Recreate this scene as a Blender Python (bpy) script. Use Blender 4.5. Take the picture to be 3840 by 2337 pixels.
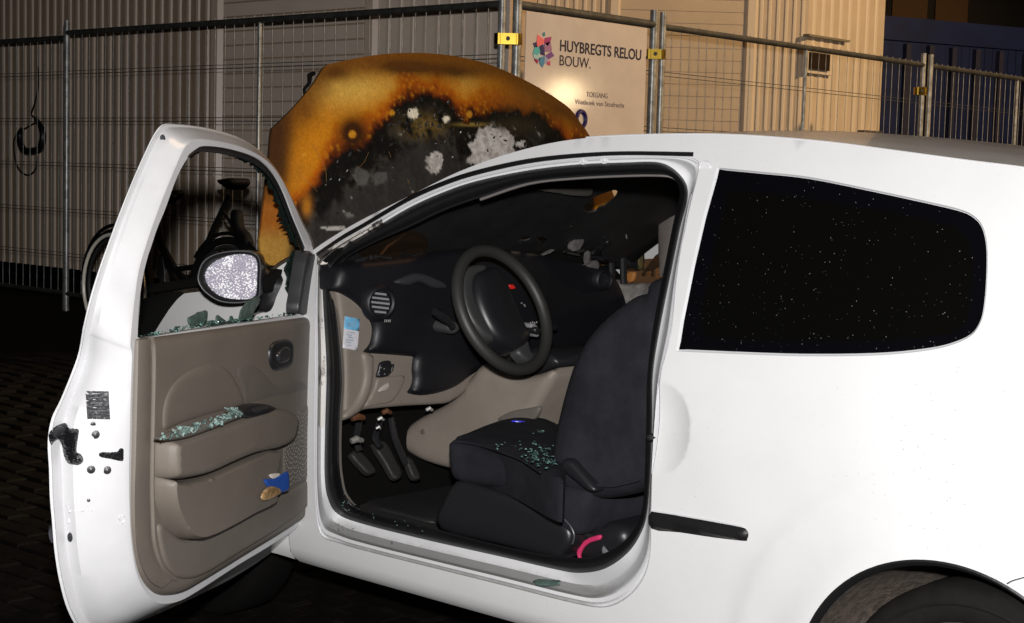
import bpy, bmesh, math, random
import numpy as np
from mathutils import Vector, Matrix, noise
from mathutils.geometry import delaunay_2d_cdt
random.seed(7)
for o in list(bpy.data.objects): bpy.data.objects.remove(o)
scn = bpy.context.scene
COL = scn.collection
rad = math.radians

# ---------------------------------------------------------------- camera
W, H, FPX = 3840.0, 2337.0, 5900.0
YAW, PITCH, ROLL = rad(48.3), rad(5.08), rad(1.6)
hd = Vector((-math.cos(YAW), math.sin(YAW), 0)); ZZ = Vector((0, 0, 1))
FW = math.cos(PITCH)*hd - math.sin(PITCH)*ZZ
R0 = hd.cross(ZZ); U0 = R0.cross(FW)
RT = math.cos(ROLL)*R0 + math.sin(ROLL)*U0
UP = math.cos(ROLL)*U0 - math.sin(ROLL)*R0
CAM = Vector((4.285, -2.701, 1.330))
cd = bpy.data.cameras.new('camera'); co = bpy.data.objects.new('camera', cd); COL.objects.link(co)
cd.sensor_width = 36.0; cd.lens = 36.0*FPX/W; cd.clip_start = 0.05; cd.clip_end = 500
co.matrix_world = Matrix(((RT.x, UP.x, -FW.x, CAM.x), (RT.y, UP.y, -FW.y, CAM.y), (RT.z, UP.z, -FW.z, CAM.z), (0, 0, 0, 1)))
scn.camera = co

# ---------------------------------------------------------------- light: night sky, street light, photographer's flash
wd = bpy.data.worlds.new('World'); scn.world = wd; wd.use_nodes = True
nt = wd.node_tree; bg = nt.nodes['Background']
sky = nt.nodes.new('ShaderNodeTexSky'); sky.sky_type = 'NISHITA'; sky.sun_disc = False
SUN_EL, SUN_AZ = rad(28), rad(0)
sky.sun_elevation = rad(3); sky.sun_rotation = rad(95); sky.dust_density = 4
nt.links.new(sky.outputs[0], bg.inputs[0]); bg.inputs[1].default_value = 0.004
ml = bpy.data.lights.new('city_glow', 'SUN'); mo = bpy.data.objects.new('city_glow', ml); COL.objects.link(mo)
ml.energy = 0.5; ml.angle = rad(15); ml.color = (1.0, .70, .44); mo.rotation_euler = Vector((.1, .6, .8)).to_track_quat('Z', 'Y').to_euler()  # unseen warm sun lamp, added as city glow to brighten the roof
sl = bpy.data.lights.new('street_lamp_light', 'SPOT'); so = bpy.data.objects.new('street_lamp_light', sl); COL.objects.link(so)
sl.energy = 2700; sl.shadow_soft_size = .15; sl.color = (1.0, 0.66, 0.34); so.location = (5.5, 8.6, 6.0)
sl.spot_size = rad(100); sl.spot_blend = .25; so.rotation_euler = Vector((8.9, .1, 4.5)).to_track_quat('Z', 'Y').to_euler()
gl = bpy.data.lights.new('site_lamp_light', 'POINT'); go = bpy.data.objects.new('site_lamp_light', gl); COL.objects.link(go)
gl.energy = 38; gl.shadow_soft_size = .16; gl.color = (1.0, .74, .42)
fl = bpy.data.lights.new('camera_flash', 'POINT'); fo = bpy.data.objects.new('camera_flash', fl); COL.objects.link(fo)
fl.energy = 880; fl.shadow_soft_size = 0.035; fl.color = (1.0, 0.98, 0.968)
fo.location = CAM + UP*0.19 + FW*0.02
scn.view_settings.view_transform = 'Standard'; scn.view_settings.look = 'None'
scn.view_settings.exposure = 0.0; scn.view_settings.gamma = 1.0

# ---------------------------------------------------------------- picture rays
def ray(px, py): return FW + RT*((px-W/2)/FPX) - UP*((py-H/2)/FPX)
def onplane(px, py, p0, n):
    d = ray(px, py); return CAM + d*(((p0-CAM).dot(n))/d.dot(n))
def at(px, py, x=None, y=None, z=None):
    d = ray(px, py)
    if x is not None: t = (x-CAM.x)/d.x
    elif y is not None: t = (y-CAM.y)/d.y
    else: t = (z-CAM.z)/d.z
    return CAM + d*t
def atZ(px, py, Z): return CAM + ray(px, py)*Z
def T(s, ox, oy, pts): return [(ox+s*a, oy+s*b) for a, b in pts]
c4 = lambda p: T(.6, 100, 400, p)
c5 = lambda p: T(.7916, 100, 1150, p)
c2 = lambda p: T(.6332, 900, 100, p)
c6 = lambda p: T(.6335, 1150, 550, p)
b1 = lambda p: T(.6579, 1150, 1350, p)
b2 = lambda p: T(.7, 2300, 450, p)
b3 = lambda p: T(.625, 2300, 1400, p)
b4 = lambda p: T(.4333, 1200, 950, p)
b5 = lambda p: T(.4, 2000, 600, p)
def crom(pts, k=6, closed=False):
    pts = [tuple(p) for p in pts]; n = len(pts); out = []
    rng = n if closed else n-1
    for i in range(rng):
        p = [np.array(pts[(i+j) % n] if closed else pts[min(max(i+j, 0), n-1)], float) for j in (-1, 0, 1, 2)]
        for q in range(k):
            t = q/k
            v = .5*((2*p[1])+(-p[0]+p[2])*t+(2*p[0]-5*p[1]+4*p[2]-p[3])*t*t+(-p[0]+3*p[1]-3*p[2]+p[3])*t**3)
            out.append(tuple(v))
    if not closed: out.append(pts[-1])
    return out
def resamp(pts, step, closed=True):
    P = [np.array(p, float) for p in pts]; out = []
    n = len(P)
    for i in range(n if closed else n-1):
        a, b = P[i], P[(i+1) % n]; L = np.linalg.norm(b-a); m = max(1, int(round(L/step)))
        for j in range(m): out.append(tuple(a+(b-a)*j/m))
    if not closed: out.append(tuple(P[-1]))
    return out

# the low lamp whose reflection shows in the sign
_S = at(2118, 352, x=-1.625); _d = ray(2118, 352).normalized(); go.location = _S+Vector((-_d.x, _d.y, _d.z))*8.0
# ---------------------------------------------------------------- materials
MATS = {}
def mat(name, col, *a, **k):
    return MATS[name] if name in MATS else mat_(name, col, *a, **k)
def mat_(name, col, rough=.5, metal=0., spec=.5, noise_amt=0., noise_scale=8., bump=0., bump_scale=200., coat=0., col2=None, emis=None, trans=0., ior=1.45, contrast=(.4, .6)):
    m = bpy.data.materials.new(name); m.use_nodes = True; t = m.node_tree; b = t.nodes['Principled BSDF']
    b.inputs['Base Color'].default_value = (*col, 1); b.inputs['Roughness'].default_value = rough
    b.inputs['Metallic'].default_value = metal; b.inputs['Specular IOR Level'].default_value = spec
    b.inputs['Coat Weight'].default_value = coat; b.inputs['Coat Roughness'].default_value = .05
    b.inputs['Transmission Weight'].default_value = trans; b.inputs['IOR'].default_value = ior
    tc = t.nodes.new('ShaderNodeTexCoord')
    if noise_amt > 0:
        n = t.nodes.new('ShaderNodeTexNoise'); n.inputs['Scale'].default_value = noise_scale; n.inputs['Detail'].default_value = 8; n.inputs['Roughness'].default_value = .65
        t.links.new(tc.outputs['Object'], n.inputs['Vector'])
        r = t.nodes.new('ShaderNodeMapRange'); r.inputs[1].default_value = contrast[0]; r.inputs[2].default_value = contrast[1]
        t.links.new(n.outputs[0], r.inputs[0])
        mx = t.nodes.new('ShaderNodeMix'); mx.data_type = 'RGBA'
        c2_ = col2 if col2 else tuple(c*(1-noise_amt) for c in col)
        mx.inputs[6].default_value = (*col, 1); mx.inputs[7].default_value = (*c2_, 1)
        t.links.new(r.outputs[0], mx.inputs[0]); t.links.new(mx.outputs[2], b.inputs['Base Color'])
    if bump > 0:
        n2 = t.nodes.new('ShaderNodeTexNoise'); n2.inputs['Scale'].default_value = bump_scale; n2.inputs['Detail'].default_value = 4
        t.links.new(tc.outputs['Object'], n2.inputs['Vector'])
        bp = t.nodes.new('ShaderNodeBump'); bp.inputs['Strength'].default_value = bump; bp.inputs['Distance'].default_value = .004
        t.links.new(n2.outputs[0], bp.inputs['Height']); t.links.new(bp.outputs[0], b.inputs['Normal'])
    if emis: b.inputs['Emission Color'].default_value = (*emis[0], 1); b.inputs['Emission Strength'].default_value = emis[1]
    MATS[name] = m; return m
def paint_mat(name, col, speck=.004, dens=60., dirt=.0):
    m = mat(name, col, rough=.32, spec=.35, coat=.25); t = m.node_tree; b = t.nodes['Principled BSDF']
    tc = t.nodes['Texture Coordinate']
    v = t.nodes.new('ShaderNodeTexVoronoi'); v.inputs['Scale'].default_value = dens; t.links.new(tc.outputs['Object'], v.inputs['Vector'])
    n = t.nodes.new('ShaderNodeTexNoise'); n.inputs['Scale'].default_value = 3.; n.inputs['Detail'].default_value = 6; t.links.new(tc.outputs['Object'], n.inputs['Vector'])
    th = t.nodes.new('ShaderNodeMath'); th.operation = 'MULTIPLY_ADD'; th.inputs[1].default_value = .28; th.inputs[2].default_value = speck-.14
    t.links.new(n.outputs[0], th.inputs[0])
    lt = t.nodes.new('ShaderNodeMath'); lt.operation = 'LESS_THAN'; t.links.new(v.outputs['Distance'], lt.inputs[0]); t.links.new(th.outputs[0], lt.inputs[1])
    sc = t.nodes.new('ShaderNodeMath'); sc.operation = 'MULTIPLY'; sc.inputs[1].default_value = .55; t.links.new(lt.outputs[0], sc.inputs[0])
    mx = t.nodes.new('ShaderNodeMix'); mx.data_type = 'RGBA'; mx.inputs[6].default_value = (*col, 1); mx.inputs[7].default_value = (.25, .21, .17, 1)
    t.links.new(sc.outputs[0], mx.inputs[0])
    n2 = t.nodes.new('ShaderNodeTexNoise'); n2.inputs['Scale'].default_value = 5.; n2.inputs['Detail'].default_value = 8; n2.inputs['Roughness'].default_value = .7; t.links.new(tc.outputs['Object'], n2.inputs['Vector'])
    mr = t.nodes.new('ShaderNodeMapRange'); mr.inputs[1].default_value = .42; mr.inputs[2].default_value = .75; mr.inputs[4].default_value = dirt; t.links.new(n2.outputs[0], mr.inputs[0])
    mx2 = t.nodes.new('ShaderNodeMix'); mx2.data_type = 'RGBA'; mx2.inputs[7].default_value = (.30, .27, .24, 1)
    t.links.new(mr.outputs[0], mx2.inputs[0]); t.links.new(mx.outputs[2], mx2.inputs[6]); t.links.new(mx2.outputs[2], b.inputs['Base Color'])
    return m
PAINT = paint_mat('white_paint', (.515, .518, .522), speck=.045, dens=55, dirt=.10)
ROOFP = paint_mat('roof_paint', (.62, .60, .58), speck=.16, dens=70, dirt=.5)
JAMB = mat('jamb_paint', (.515, .518, .53), rough=.3, spec=.4, noise_amt=.12, noise_scale=5, coat=.2, contrast=(.5, .8))
def add_ledge_dirt(m, col=(.22, .215, .205)):
    """road dirt that settles on the upward-facing ledges"""
    t = m.node_tree; b = t.nodes['Principled BSDF']; src = b.inputs['Base Color'].links[0].from_socket
    g = t.nodes.new('ShaderNodeNewGeometry'); sx = t.nodes.new('ShaderNodeSeparateXYZ'); t.links.new(g.outputs['Normal'], sx.inputs[0])
    n = t.nodes.new('ShaderNodeTexNoise'); n.inputs['Scale'].default_value = 26; n.inputs['Detail'].default_value = 8; n.inputs['Roughness'].default_value = .7; t.links.new(t.nodes['Texture Coordinate'].outputs['Object'], n.inputs['Vector'])
    a = t.nodes.new('ShaderNodeMath'); a.operation = 'MULTIPLY_ADD'; a.inputs[1].default_value = .5; t.links.new(n.outputs[0], a.inputs[0]); t.links.new(sx.outputs[2], a.inputs[2])
    r = t.nodes.new('ShaderNodeMapRange'); r.inputs[1].default_value = .78; r.inputs[2].default_value = 1.12; r.inputs[4].default_value = .85; t.links.new(a.outputs[0], r.inputs[0])
    mx = t.nodes.new('ShaderNodeMix'); mx.data_type = 'RGBA'; mx.inputs[7].default_value = (*col, 1); t.links.new(r.outputs[0], mx.inputs[0]); t.links.new(src, mx.inputs[6]); t.links.new(mx.outputs[2], b.inputs['Base Color'])
    return m
SILLJ = add_ledge_dirt(mat('sill_jamb_paint', (.515, .518, .53), rough=.3, spec=.4, noise_amt=.12, noise_scale=5, coat=.2, contrast=(.5, .8)))
SILLD = mat('dirty_sill_paint', (.62, .62, .61), rough=.55, noise_amt=.6, noise_scale=14, col2=(.24, .235, .225), contrast=(.35, .62))
SOOTW = mat('sooted_white_paint', (0.4680, 0.4446, 0.4134), rough=.5, noise_amt=.9, noise_scale=22, col2=(.03, .025, .022), contrast=(.46, .56))
RUB = mat('black_rubber', (0.0078, 0.0078, 0.0086), rough=.45, spec=.3, bump=.15, bump_scale=90)
RUBG = mat('grey_black_rubber', (0.0218, 0.0218, 0.0234), rough=.45)
BLK = mat('black_plastic', (0.0101, 0.0101, 0.0117), rough=.38, bump=.1, bump_scale=400)
VOID = mat('char_shade_black', (.0035, .0032, .003), rough=.9, spec=.1)  # char of burnt parts; painted shade on front tyre and under the wall
GLASSD = mat('tinted_glass', (.0019, .0018, .0014), rough=.06, spec=.5)
FRIT = mat('glass_border', (.0018, .0018, .0025), rough=.10, spec=.5)
BEI = mat('beige_trim', (0.1302, 0.1111, 0.0930), rough=.55, bump=.12, bump_scale=350, noise_amt=.10, noise_scale=6)
BEIC = mat('beige_console', (0.2083, 0.1778, 0.1488), rough=.55, bump=.12, bump_scale=350, noise_amt=.10, noise_scale=6)
BEIL = mat('beige_lower_dash', (0.1693, 0.1444, 0.1209), rough=.55, bump=.12, bump_scale=350, noise_amt=.10, noise_scale=6)
BEID = mat('beige_trim_dark', (0.1108, 0.0967, 0.0842), rough=.6, bump=.12, bump_scale=350, noise_amt=.10, noise_scale=6)
DASH = mat('dark_dash_plastic', (0.0046, 0.0046, 0.0067), rough=.5, bump=.12, bump_scale=300, noise_amt=.3, noise_scale=4)
FAB = mat('charcoal_fabric', (0.0181, 0.0181, 0.0229), rough=.95, bump=.35, bump_scale=500, noise_amt=.35, noise_scale=9, spec=.15)
FLOORM = mat('floor_carpet', (0.0094, 0.0078, 0.0070), rough=.95, bump=.4, bump_scale=300, noise_amt=.5, noise_scale=14)
WHL = mat('steering_rubber', (0.0203, 0.0203, 0.0191), rough=.5, bump=.15, bump_scale=500)
HEADL = mat('headliner', (.010, .009, .009), rough=.95, noise_amt=.5, noise_scale=10)
SOOTG = mat('sooted_glass', (0.0140, 0.0133, 0.0133), rough=.6, noise_amt=.5, noise_scale=6, bump=.2, bump_scale=40)
SHARD = mat('green_glass', (0.0702, 0.1053, 0.0936), rough=.18, noise_amt=.4, noise_scale=40, bump=.3, bump_scale=120)
SHARDB = mat('bright_glass', (.20, .34, .31), rough=.06, noise_amt=.6, noise_scale=230, col2=(.008, .024, .02), contrast=(.42, .5))
STEEL = mat('galvanised_steel', (.48, .49, .48), rough=.36, metal=.45, noise_amt=.45, noise_scale=14, bump=.2, bump_scale=60)
STEELD = mat('dull_galvanised', (.085, .085, .08), rough=.6, metal=.4, noise_amt=.4, noise_scale=18)
BRASS = mat('yellow_clamp_metal', (.36, .235, .035), rough=.28, metal=1.0)
CLAD = mat('ribbed_cladding', (.51, .385, .275), rough=.5, noise_amt=.18, noise_scale=1.2, spec=.3)
CLADR = mat('cladding_rib', (.74, .60, .48), rough=.35, spec=.6)
CLADS = mat('shutter_lit_wall', (.88, .74, .62), rough=.5, noise_amt=.1, noise_scale=1.5, spec=.3)  # stronger light towards the right painted in on shutter and end wall
CLADW = mat('warm_cladding', (.62, .52, .40), rough=.55, noise_amt=.12, noise_scale=1.5, spec=.25)
CLADWR = mat('warm_cladding_rib', (.70, .61, .49), rough=.4, spec=.4)
BLUE = mat('blue_container_paint', (.0032, .012, .068), rough=.5, noise_amt=.3, noise_scale=3)
BLUER = mat('container_bar', (.020, .021, .045), rough=.5)
SIGNW = mat('sign_board', (.62, .57, .545), rough=.10, spec=.5, noise_amt=.08, noise_scale=4)
INK = mat('dark_ink', (.012, .010, .035), rough=.5)
INKF = mat('faded_ink', (.16, .13, .13), rough=.5)
COB = mat('wet_cobble', (.0055, .004, .0028), rough=.7, spec=.15, noise_amt=.6, noise_scale=11, bump=.6, bump_scale=60)
GRD = mat('wet_ground', (.006, .0045, .003), rough=.8, spec=.15, noise_amt=.7, noise_scale=4, bump=.5, bump_scale=30)
BIKE = mat('black_bicycle_paint', (.0035, .0035, .0045), rough=.65, spec=.2)
REFL = mat('reflective_band', (.95, .90, .78), rough=.3, spec=.8)
DARKB = mat('dark_facade', (.10, .05, .016), rough=.8)
DARKP = mat('dark_facade_post', (.01, .008, .006), rough=.8)
STLP = mat('sticker_paper', (0.4836, 0.4836, 0.5148), rough=.5, noise_amt=.25, noise_scale=120, contrast=(.5, .7))
STLB = mat('sticker_blue', (0.1248, 0.3510, 0.5460), rough=.45, noise_amt=.35, noise_scale=90, contrast=(.5, .7))
REDM = mat('red_mark', (.55, .02, .015), rough=.4)
PINK = mat('pink_strap', (0.4290, 0.0234, 0.0936), rough=.6)
BLUEP = mat('blue_paper', (0.0156, 0.0702, 0.3276), rough=.45)
CARD = mat('white_card', (0.5850, 0.5460, 0.4836), rough=.6)
FOIL = mat('brown_foil', (.42, .26, .12), rough=.3, noise_amt=.6, noise_scale=60)
BLUEW = mat('blue_wrapper', (.03, .03, .55), rough=.2)
LABELD = mat('dark_label', (.05, .052, .055), rough=.4, noise_amt=.6, noise_scale=150, col2=(.14, .14, .15), contrast=(.5, .62))
HOLE = mat('dark_hole', (.006, .006, .010), rough=.7)
LINER = mat('wheel_arch_felt', (.090, .068, .052), rough=.95, noise_amt=.6, noise_scale=55, bump=.9, bump_scale=160)
TYRE = mat('tyre_rubber', (.0075, .007, .0065), rough=.85, spec=.15, noise_amt=.3, noise_scale=20)
RIM = mat('steel_rim', (.03, .03, .03), rough=.6)
BIKEG = mat('bike_grey', (.06, .06, .065), rough=.4, metal=.5)
ORG = mat('orange_connector', (.085, .032, .012), rough=.6)
ALU = mat('bare_metal', (.55, .54, .52), rough=.4, metal=.6)
GREYM = mat('faded_grey_vent', (0.1716, 0.1716, 0.1794), rough=.5)
ASH = mat('grey_ash', (0.0990, 0.0930, 0.0900), rough=.9, noise_amt=.5, noise_scale=40)
HOUS = mat('mirror_housing', (.010, .010, .011), rough=.3)

# ---------------------------------------------------------------- object helpers
def link(name, me, m, parent=None, smooth=True, ang=40):
    ob = bpy.data.objects.new(name, me); COL.objects.link(ob)
    if m: me.materials.append(m) if not me.materials else None
    if smooth:
        me.polygons.foreach_set('use_smooth', [True]*len(me.polygons))
        try: me.set_sharp_from_angle(angle=rad(ang))
        except Exception: pass
    if parent is not None:
        ob.parent = parent
        if parent.get('_w') is not None: pass
    return ob
def mk(name, verts, faces, m, parent=None, smooth=True, ang=40):
    """mesh from world-space verts; stored relative to its parent's origin"""
    off = Vector((0, 0, 0)); p = parent
    while p is not None: off = off + p.location; p = p.parent
    me = bpy.data.meshes.new(name)
    me.from_pydata([tuple(Vector(v)-off) for v in verts], [], [tuple(f) for f in faces]); me.validate(); me.update()
    return link(name, me, m, parent, smooth, ang)
def tag(o, label, cat, group=None):
    o['label'] = label; o['category'] = cat
    if group: o['group'] = group
    return o
def empty(name, loc, label=None, cat=None, group=None):
    o = bpy.data.objects.new(name, None); COL.objects.link(o); o.location = loc; o.empty_display_size = .1
    if label: tag(o, label, cat, group)
    return o
def struct(o): o['kind'] = 'structure'; return o
class MB:
    """collects shapes into one mesh"""
    def __init__(s): s.v = []; s.f = []
    def add(s, v, f):
        k = len(s.v); s.v += [tuple(q) for q in v]; s.f += [tuple(i+k for i in g) for g in f]; return s
    def box(s, o, ex, ey, ez):
        o, ex, ey, ez = map(Vector, (o, ex, ey, ez))
        v = [o+ex*a+ey*b+ez*c for c in (-.5, .5) for b in (-.5, .5) for a in (-.5, .5)]
        return s.add(v, [(0, 2, 3, 1), (4, 5, 7, 6), (0, 1, 5, 4), (2, 6, 7, 3), (0, 4, 6, 2), (1, 3, 7, 5)])
    def tube(s, path, r, n=8, closed=False, caps=True):
        P = [Vector(p) for p in path]; N = len(P); v = []; f = []
        rr = r if isinstance(r, (list, tuple)) else [r]*N
        ref = None
        for i in range(N):
            a = P[(i-1) % N] if (closed or i > 0) else P[i]; b = P[(i+1) % N] if (closed or i < N-1) else P[i]
            t = (b-a).normalized()
            if ref is None:
                ref = t.orthogonal().normalized()
            ref = (ref-t*ref.dot(t)).normalized(); bi = t.cross(ref)
            for j in range(n):
                an = 2*math.pi*j/n; v.append(P[i]+(ref*math.cos(an)+bi*math.sin(an))*rr[i])
        for i in range(N if closed else N-1):
            for j in range(n):
                f.append((i*n+j, i*n+(j+1) % n, ((i+1) % N)*n+(j+1) % n, ((i+1) % N)*n+j))
        if caps and not closed:
            f.append(tuple(range(n))[::-1]); f.append(tuple((N-1)*n+j for j in range(n)))
        return s.add(v, f)
    def build(s, name, m, parent=None, smooth=True, ang=40): return mk(name, s.v, s.f, m, parent, smooth, ang)
def loft(rings, closed=True):
    n = len(rings[0]); v = [p for r in rings for p in r]; f = []
    for i in range(len(rings)-1):
        for j in range(n if closed else n-1):
            a, b = i*n+j, i*n+(j+1) % n; f.append((a, b, b+n, a+n))
    return v, f
def inside(pt, poly):
    x, y = pt; c = False; n = len(poly)
    for i in range(n):
        x1, y1 = poly[i]; x2, y2 = poly[i-1]
        if (y1 > y) != (y2 > y) and x < (x2-x1)*(y-y1)/(y2-y1)+x1: c = not c
    return c
def insides(P, poly):
    P = np.asarray(P, float).reshape(-1, 2); A = np.asarray(poly, float); B = np.roll(A, 1, 0); c = np.zeros(len(P), bool)
    for k in range(0, len(P), 4000):
        x = P[k:k+4000, 0][:, None]; y = P[k:k+4000, 1][:, None]
        with np.errstate(divide='ignore', invalid='ignore'):
            t = ((A[:, 1][None] > y) != (B[:, 1][None] > y)) & (x < (B[:, 0]-A[:, 0])[None]*(y-A[:, 1][None])/(B[:, 1]-A[:, 1])[None]+A[:, 0][None])
        c[k:k+4000] = (t.sum(1) % 2) == 1
    return c
def segdist(P, poly):
    P = np.asarray(P, float)
    if len(P) > 3000: return np.concatenate([segdist(P[k:k+3000], poly) for k in range(0, len(P), 3000)])
    return segdist_(P, poly)
def segdist_(P, poly):
    P = np.asarray(P, float); A = np.asarray(poly, float); B = np.roll(A, -1, 0); D = B-A
    L2 = np.maximum((D*D).sum(1), 1e-12)
    t = (((P[:, None, :]-A[None])*D[None]).sum(2)/L2[None]).clip(0, 1)
    q = A[None]+t[..., None]*D[None]
    return np.sqrt(((P[:, None, :]-q)**2).sum(2)).min(1)
def keep(v2, fs, O, Hs):
    fs = [tuple(f) for f in fs]; V = np.array(v2); C = np.array([V[list(f)].mean(0) for f in fs])
    ok = insides(C, O)
    for h in Hs: ok &= ~insides(C, h)
    return [f for f, k in zip(fs, ok) if k]
def cdt(outer, holes, step, extra=()):
    """2D triangulation of outer minus holes with inner points -> verts2d, tris, boundary distance"""
    O = resamp(outer, step*.8); Hs = [resamp(h, step*.8) for h in holes]
    xs = [p[0] for p in O]; ys = [p[1] for p in O]
    pts = []; row = 0
    y = min(ys)
    while y < max(ys):
        x = min(xs)+(step*.5 if row % 2 else 0)
        while x < max(xs): pts.append((x, y)); x += step
        y += step*.87; row += 1
    pts = list(extra)+pts
    isx = np.array([i < len(extra) for i in range(len(pts))])
    if pts:
        ok = insides(pts, O); d = segdist(pts, O)
        for h in Hs: ok &= ~insides(pts, h); d = np.minimum(d, segdist(pts, h))
        ok &= np.where(isx, d > step*.06, d > step*.45)
        pts = [p for p, k in zip(pts, ok) if k]
    V = [Vector(p) for p in O]; E = [(i, (i+1) % len(O)) for i in range(len(O))]
    for h in Hs:
        k = len(V); V += [Vector(p) for p in h]; E += [(k+i, k+(i+1) % len(h)) for i in range(len(h))]
    V += [Vector(p) for p in pts]
    vo, eo, fo_, *_ = delaunay_2d_cdt(V, E, [], 0, 1e-7)
    v2 = [(p.x, p.y) for p in vo]; tris = keep(v2, fo_, O, Hs)
    d = segdist(v2, O)
    for h in Hs: d = np.minimum(d, segdist(v2, h))
    return v2, tris, d
def pillow(name, px, m, parent, plane, er=.008, h=.01, back=.02, bulge=0., step=.02, holes=(), smooth_k=0, to3=None, br=.08, local=None):
    """rounded slab: outline (picture points on a plane (o,ex,ey,ez), or local 2D) swelling along ez, with side walls"""
    o, ex, ey, ez = plane
    def tol(q):
        if local: return tuple(q)
        w = onplane(q[0], q[1], o, ez)-o; return (w.dot(ex), w.dot(ey))
    out = [tol(q) for q in (crom(px, smooth_k, True) if smooth_k else px)]
    hl = [[tol(q) for q in (crom(hh, smooth_k, True) if smooth_k else hh)] for hh in holes]
    O = resamp(out, step*.8); ext = []
    ar = sum(O[i-1][0]*O[i][1]-O[i][0]*O[i-1][1] for i in range(len(O)))
    if ar < 0: O = O[::-1]
    for i in range(len(O)):
        a, b = np.array(O[i-1]), np.array(O[(i+1) % len(O)]); t = b-a; t = t/(np.linalg.norm(t)+1e-9); nn = np.array((-t[1], t[0]))
        for fr in (.15, .5, 1.0): ext.append(tuple(np.array(O[i])+nn*er*fr))
    if ext:
        dd = segdist(ext, O); ext = [e for i, e in enumerate(ext) if dd[i] >= er*(.15, .5, 1.0)[i % 3]*.93]; ok = insides(ext, O) if ext else []; ext = [e for e, k in zip(ext, ok) if k]
    # simple triangulation with extra ring points
    V2 = [Vector(p) for p in O]; E = [(i, (i+1) % len(O)) for i in range(len(O))]; HH = [resamp(q, step*.8) for q in hl]
    for q in HH:
        k = len(V2); V2 += [Vector(p) for p in q]; E += [(k+i, k+(i+1) % len(q)) for i in range(len(q))]
    xs = [p[0] for p in O]; ys = [p[1] for p in O]; g = []
    y = min(ys); row = 0
    while y < max(ys):
        x = min(xs)+(step*.5 if row % 2 else 0)
        while x < max(xs): g.append((x, y)); x += step
        y += step*.87; row += 1
    if g:
        dd = segdist(g, O); ok = insides(g, O); g = [p for i, p in enumerate(g) if ok[i] and dd[i] > er*1.15]
    V2 += [Vector(p) for p in ext+g]
    vo, eo, fo_, *_ = delaunay_2d_cdt(V2, E, [], 0, 1e-7)
    v2 = [(p.x, p.y) for p in vo]; tris = keep(v2, fo_, O, HH)
    d = segdist(v2, O)
    for q in HH: d = np.minimum(d, segdist(v2, q))
    hh = h*np.sqrt(np.clip(1-(1-np.clip(d/er, 0, 1))**2, 0, 1))+bulge*(1-np.exp(-(d/br)**1.5))
    P3 = [o+ex*v2[i][0]+ey*v2[i][1]+ez*float(hh[i]) for i in range(len(v2))]
    # orient
    faces = []
    for f in tris:
        a, b, c = (v2[f[0]], v2[f[1]], v2[f[2]])
        s = (b[0]-a[0])*(c[1]-a[1])-(b[1]-a[1])*(c[0]-a[0]); faces.append(f if s > 0 else f[::-1])
    cnt = {}
    for f in faces:
        for i in range(len(f)): cnt.setdefault(tuple(sorted((f[i], f[(i+1) % len(f)]))), []).append((f[i], f[(i+1) % len(f)]))
    n0 = len(P3); mp = {}
    for k, e in list(cnt.items()):
        if len(e) == 1:
            a, b = e[0]
            for q in (a, b):
                if q not in mp: mp[q] = len(P3); P3.append(P3[q]-ez*back)
            faces.append((b, a, mp[a], mp[b]))
    return P3, faces
def slab(name, px, m, parent, plane, **k):
    ang = k.pop('ang', 50)
    v, f = pillow(name, px, m, parent, plane, **k); return mk(name, v, f, m, parent, True, ang)
X_, Y_, Z_ = Vector((1, 0, 0)), Vector((0, 1, 0)), Vector((0, 0, 1))
def planeX(x): return (Vector((x, 0, 0)), Y_, Z_, X_)         # faces +X
def planeY(y): return (Vector((0, y, 0)), X_, Z_, -Y_)        # faces -Y (towards the photographer)
def planeZ(z): return (Vector((0, 0, z)), X_, Y_, Z_)

# ================================================================= GROUND
def gz(x, y):
    """the yard rises about 0.2 m from the parking strip to the fence"""
    d = (Vector((x, y, 0))-Vector((CAM.x, CAM.y, 0))).dot(hd)
    t = min(max((d-5.6)/3.2, 0), 1); return .2*t*t*(3-2*t)
gv = []; gf = []; NG = 60
gx = [-60+120*i/NG for i in range(NG+1)]
# finer lattice near the scene, reaching far out
ax = [-80, -40, -20]+[-14+.5*i for i in range(0, 57)]+[20, 40, 80]
ay = [-80, -40, -20]+[-8+.5*i for i in range(0, 57)]+[26, 40, 80]
for y in ay:
    for x in ax: gv.append((x, y, gz(x, y)-.012))
for j in range(len(ay)-1):
    for i in range(len(ax)-1):
        a = j*len(ax)+i; gf.append((a, a+1, a+1+len(ax), a+len(ax)))
ground = struct(mk('ground', gv, gf, GRD, None))

# ================================================================= CAR
car = empty('car', (1.95, .83, 0), 'white three-door hatchback with burnt raised bonnet and open front door', 'car')
YC = .83
PROF = [(.10, .16), (.22, .11), (.262, .052), (.272, .034), (.285, .023), (.30, .018), (.34, .012), (.42, .007), (.52, .002), (.62, 0.), (.78, .003), (.90, .016), (.98, .034), (1.04, .055)]
def side_y(x, z):
    if z >= 1.04: y = .055+(z-1.04)*.43
    else:
        y = PROF[0][1]
        for (a, b), (c, d) in zip(PROF, PROF[1:]):
            if a <= z <= c:
                t = (z-a)/(c-a); t = t*t*(3-2*t) if False else t; y = b+(d-b)*t; break
    y += .16*max(0, x-2.75)**2 + .10*max(0, 1.25-x)**2
    return y
def side_hit(px, py, off=0.):
    y = .05+off
    for _ in range(14):
        p = at(px, py, y=y); y = side_y(p.x, p.z)+off
    return at(px, py, y=y)
def sxz(px, py):
    p = side_hit(px, py); return (p.x, p.z)

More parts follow.
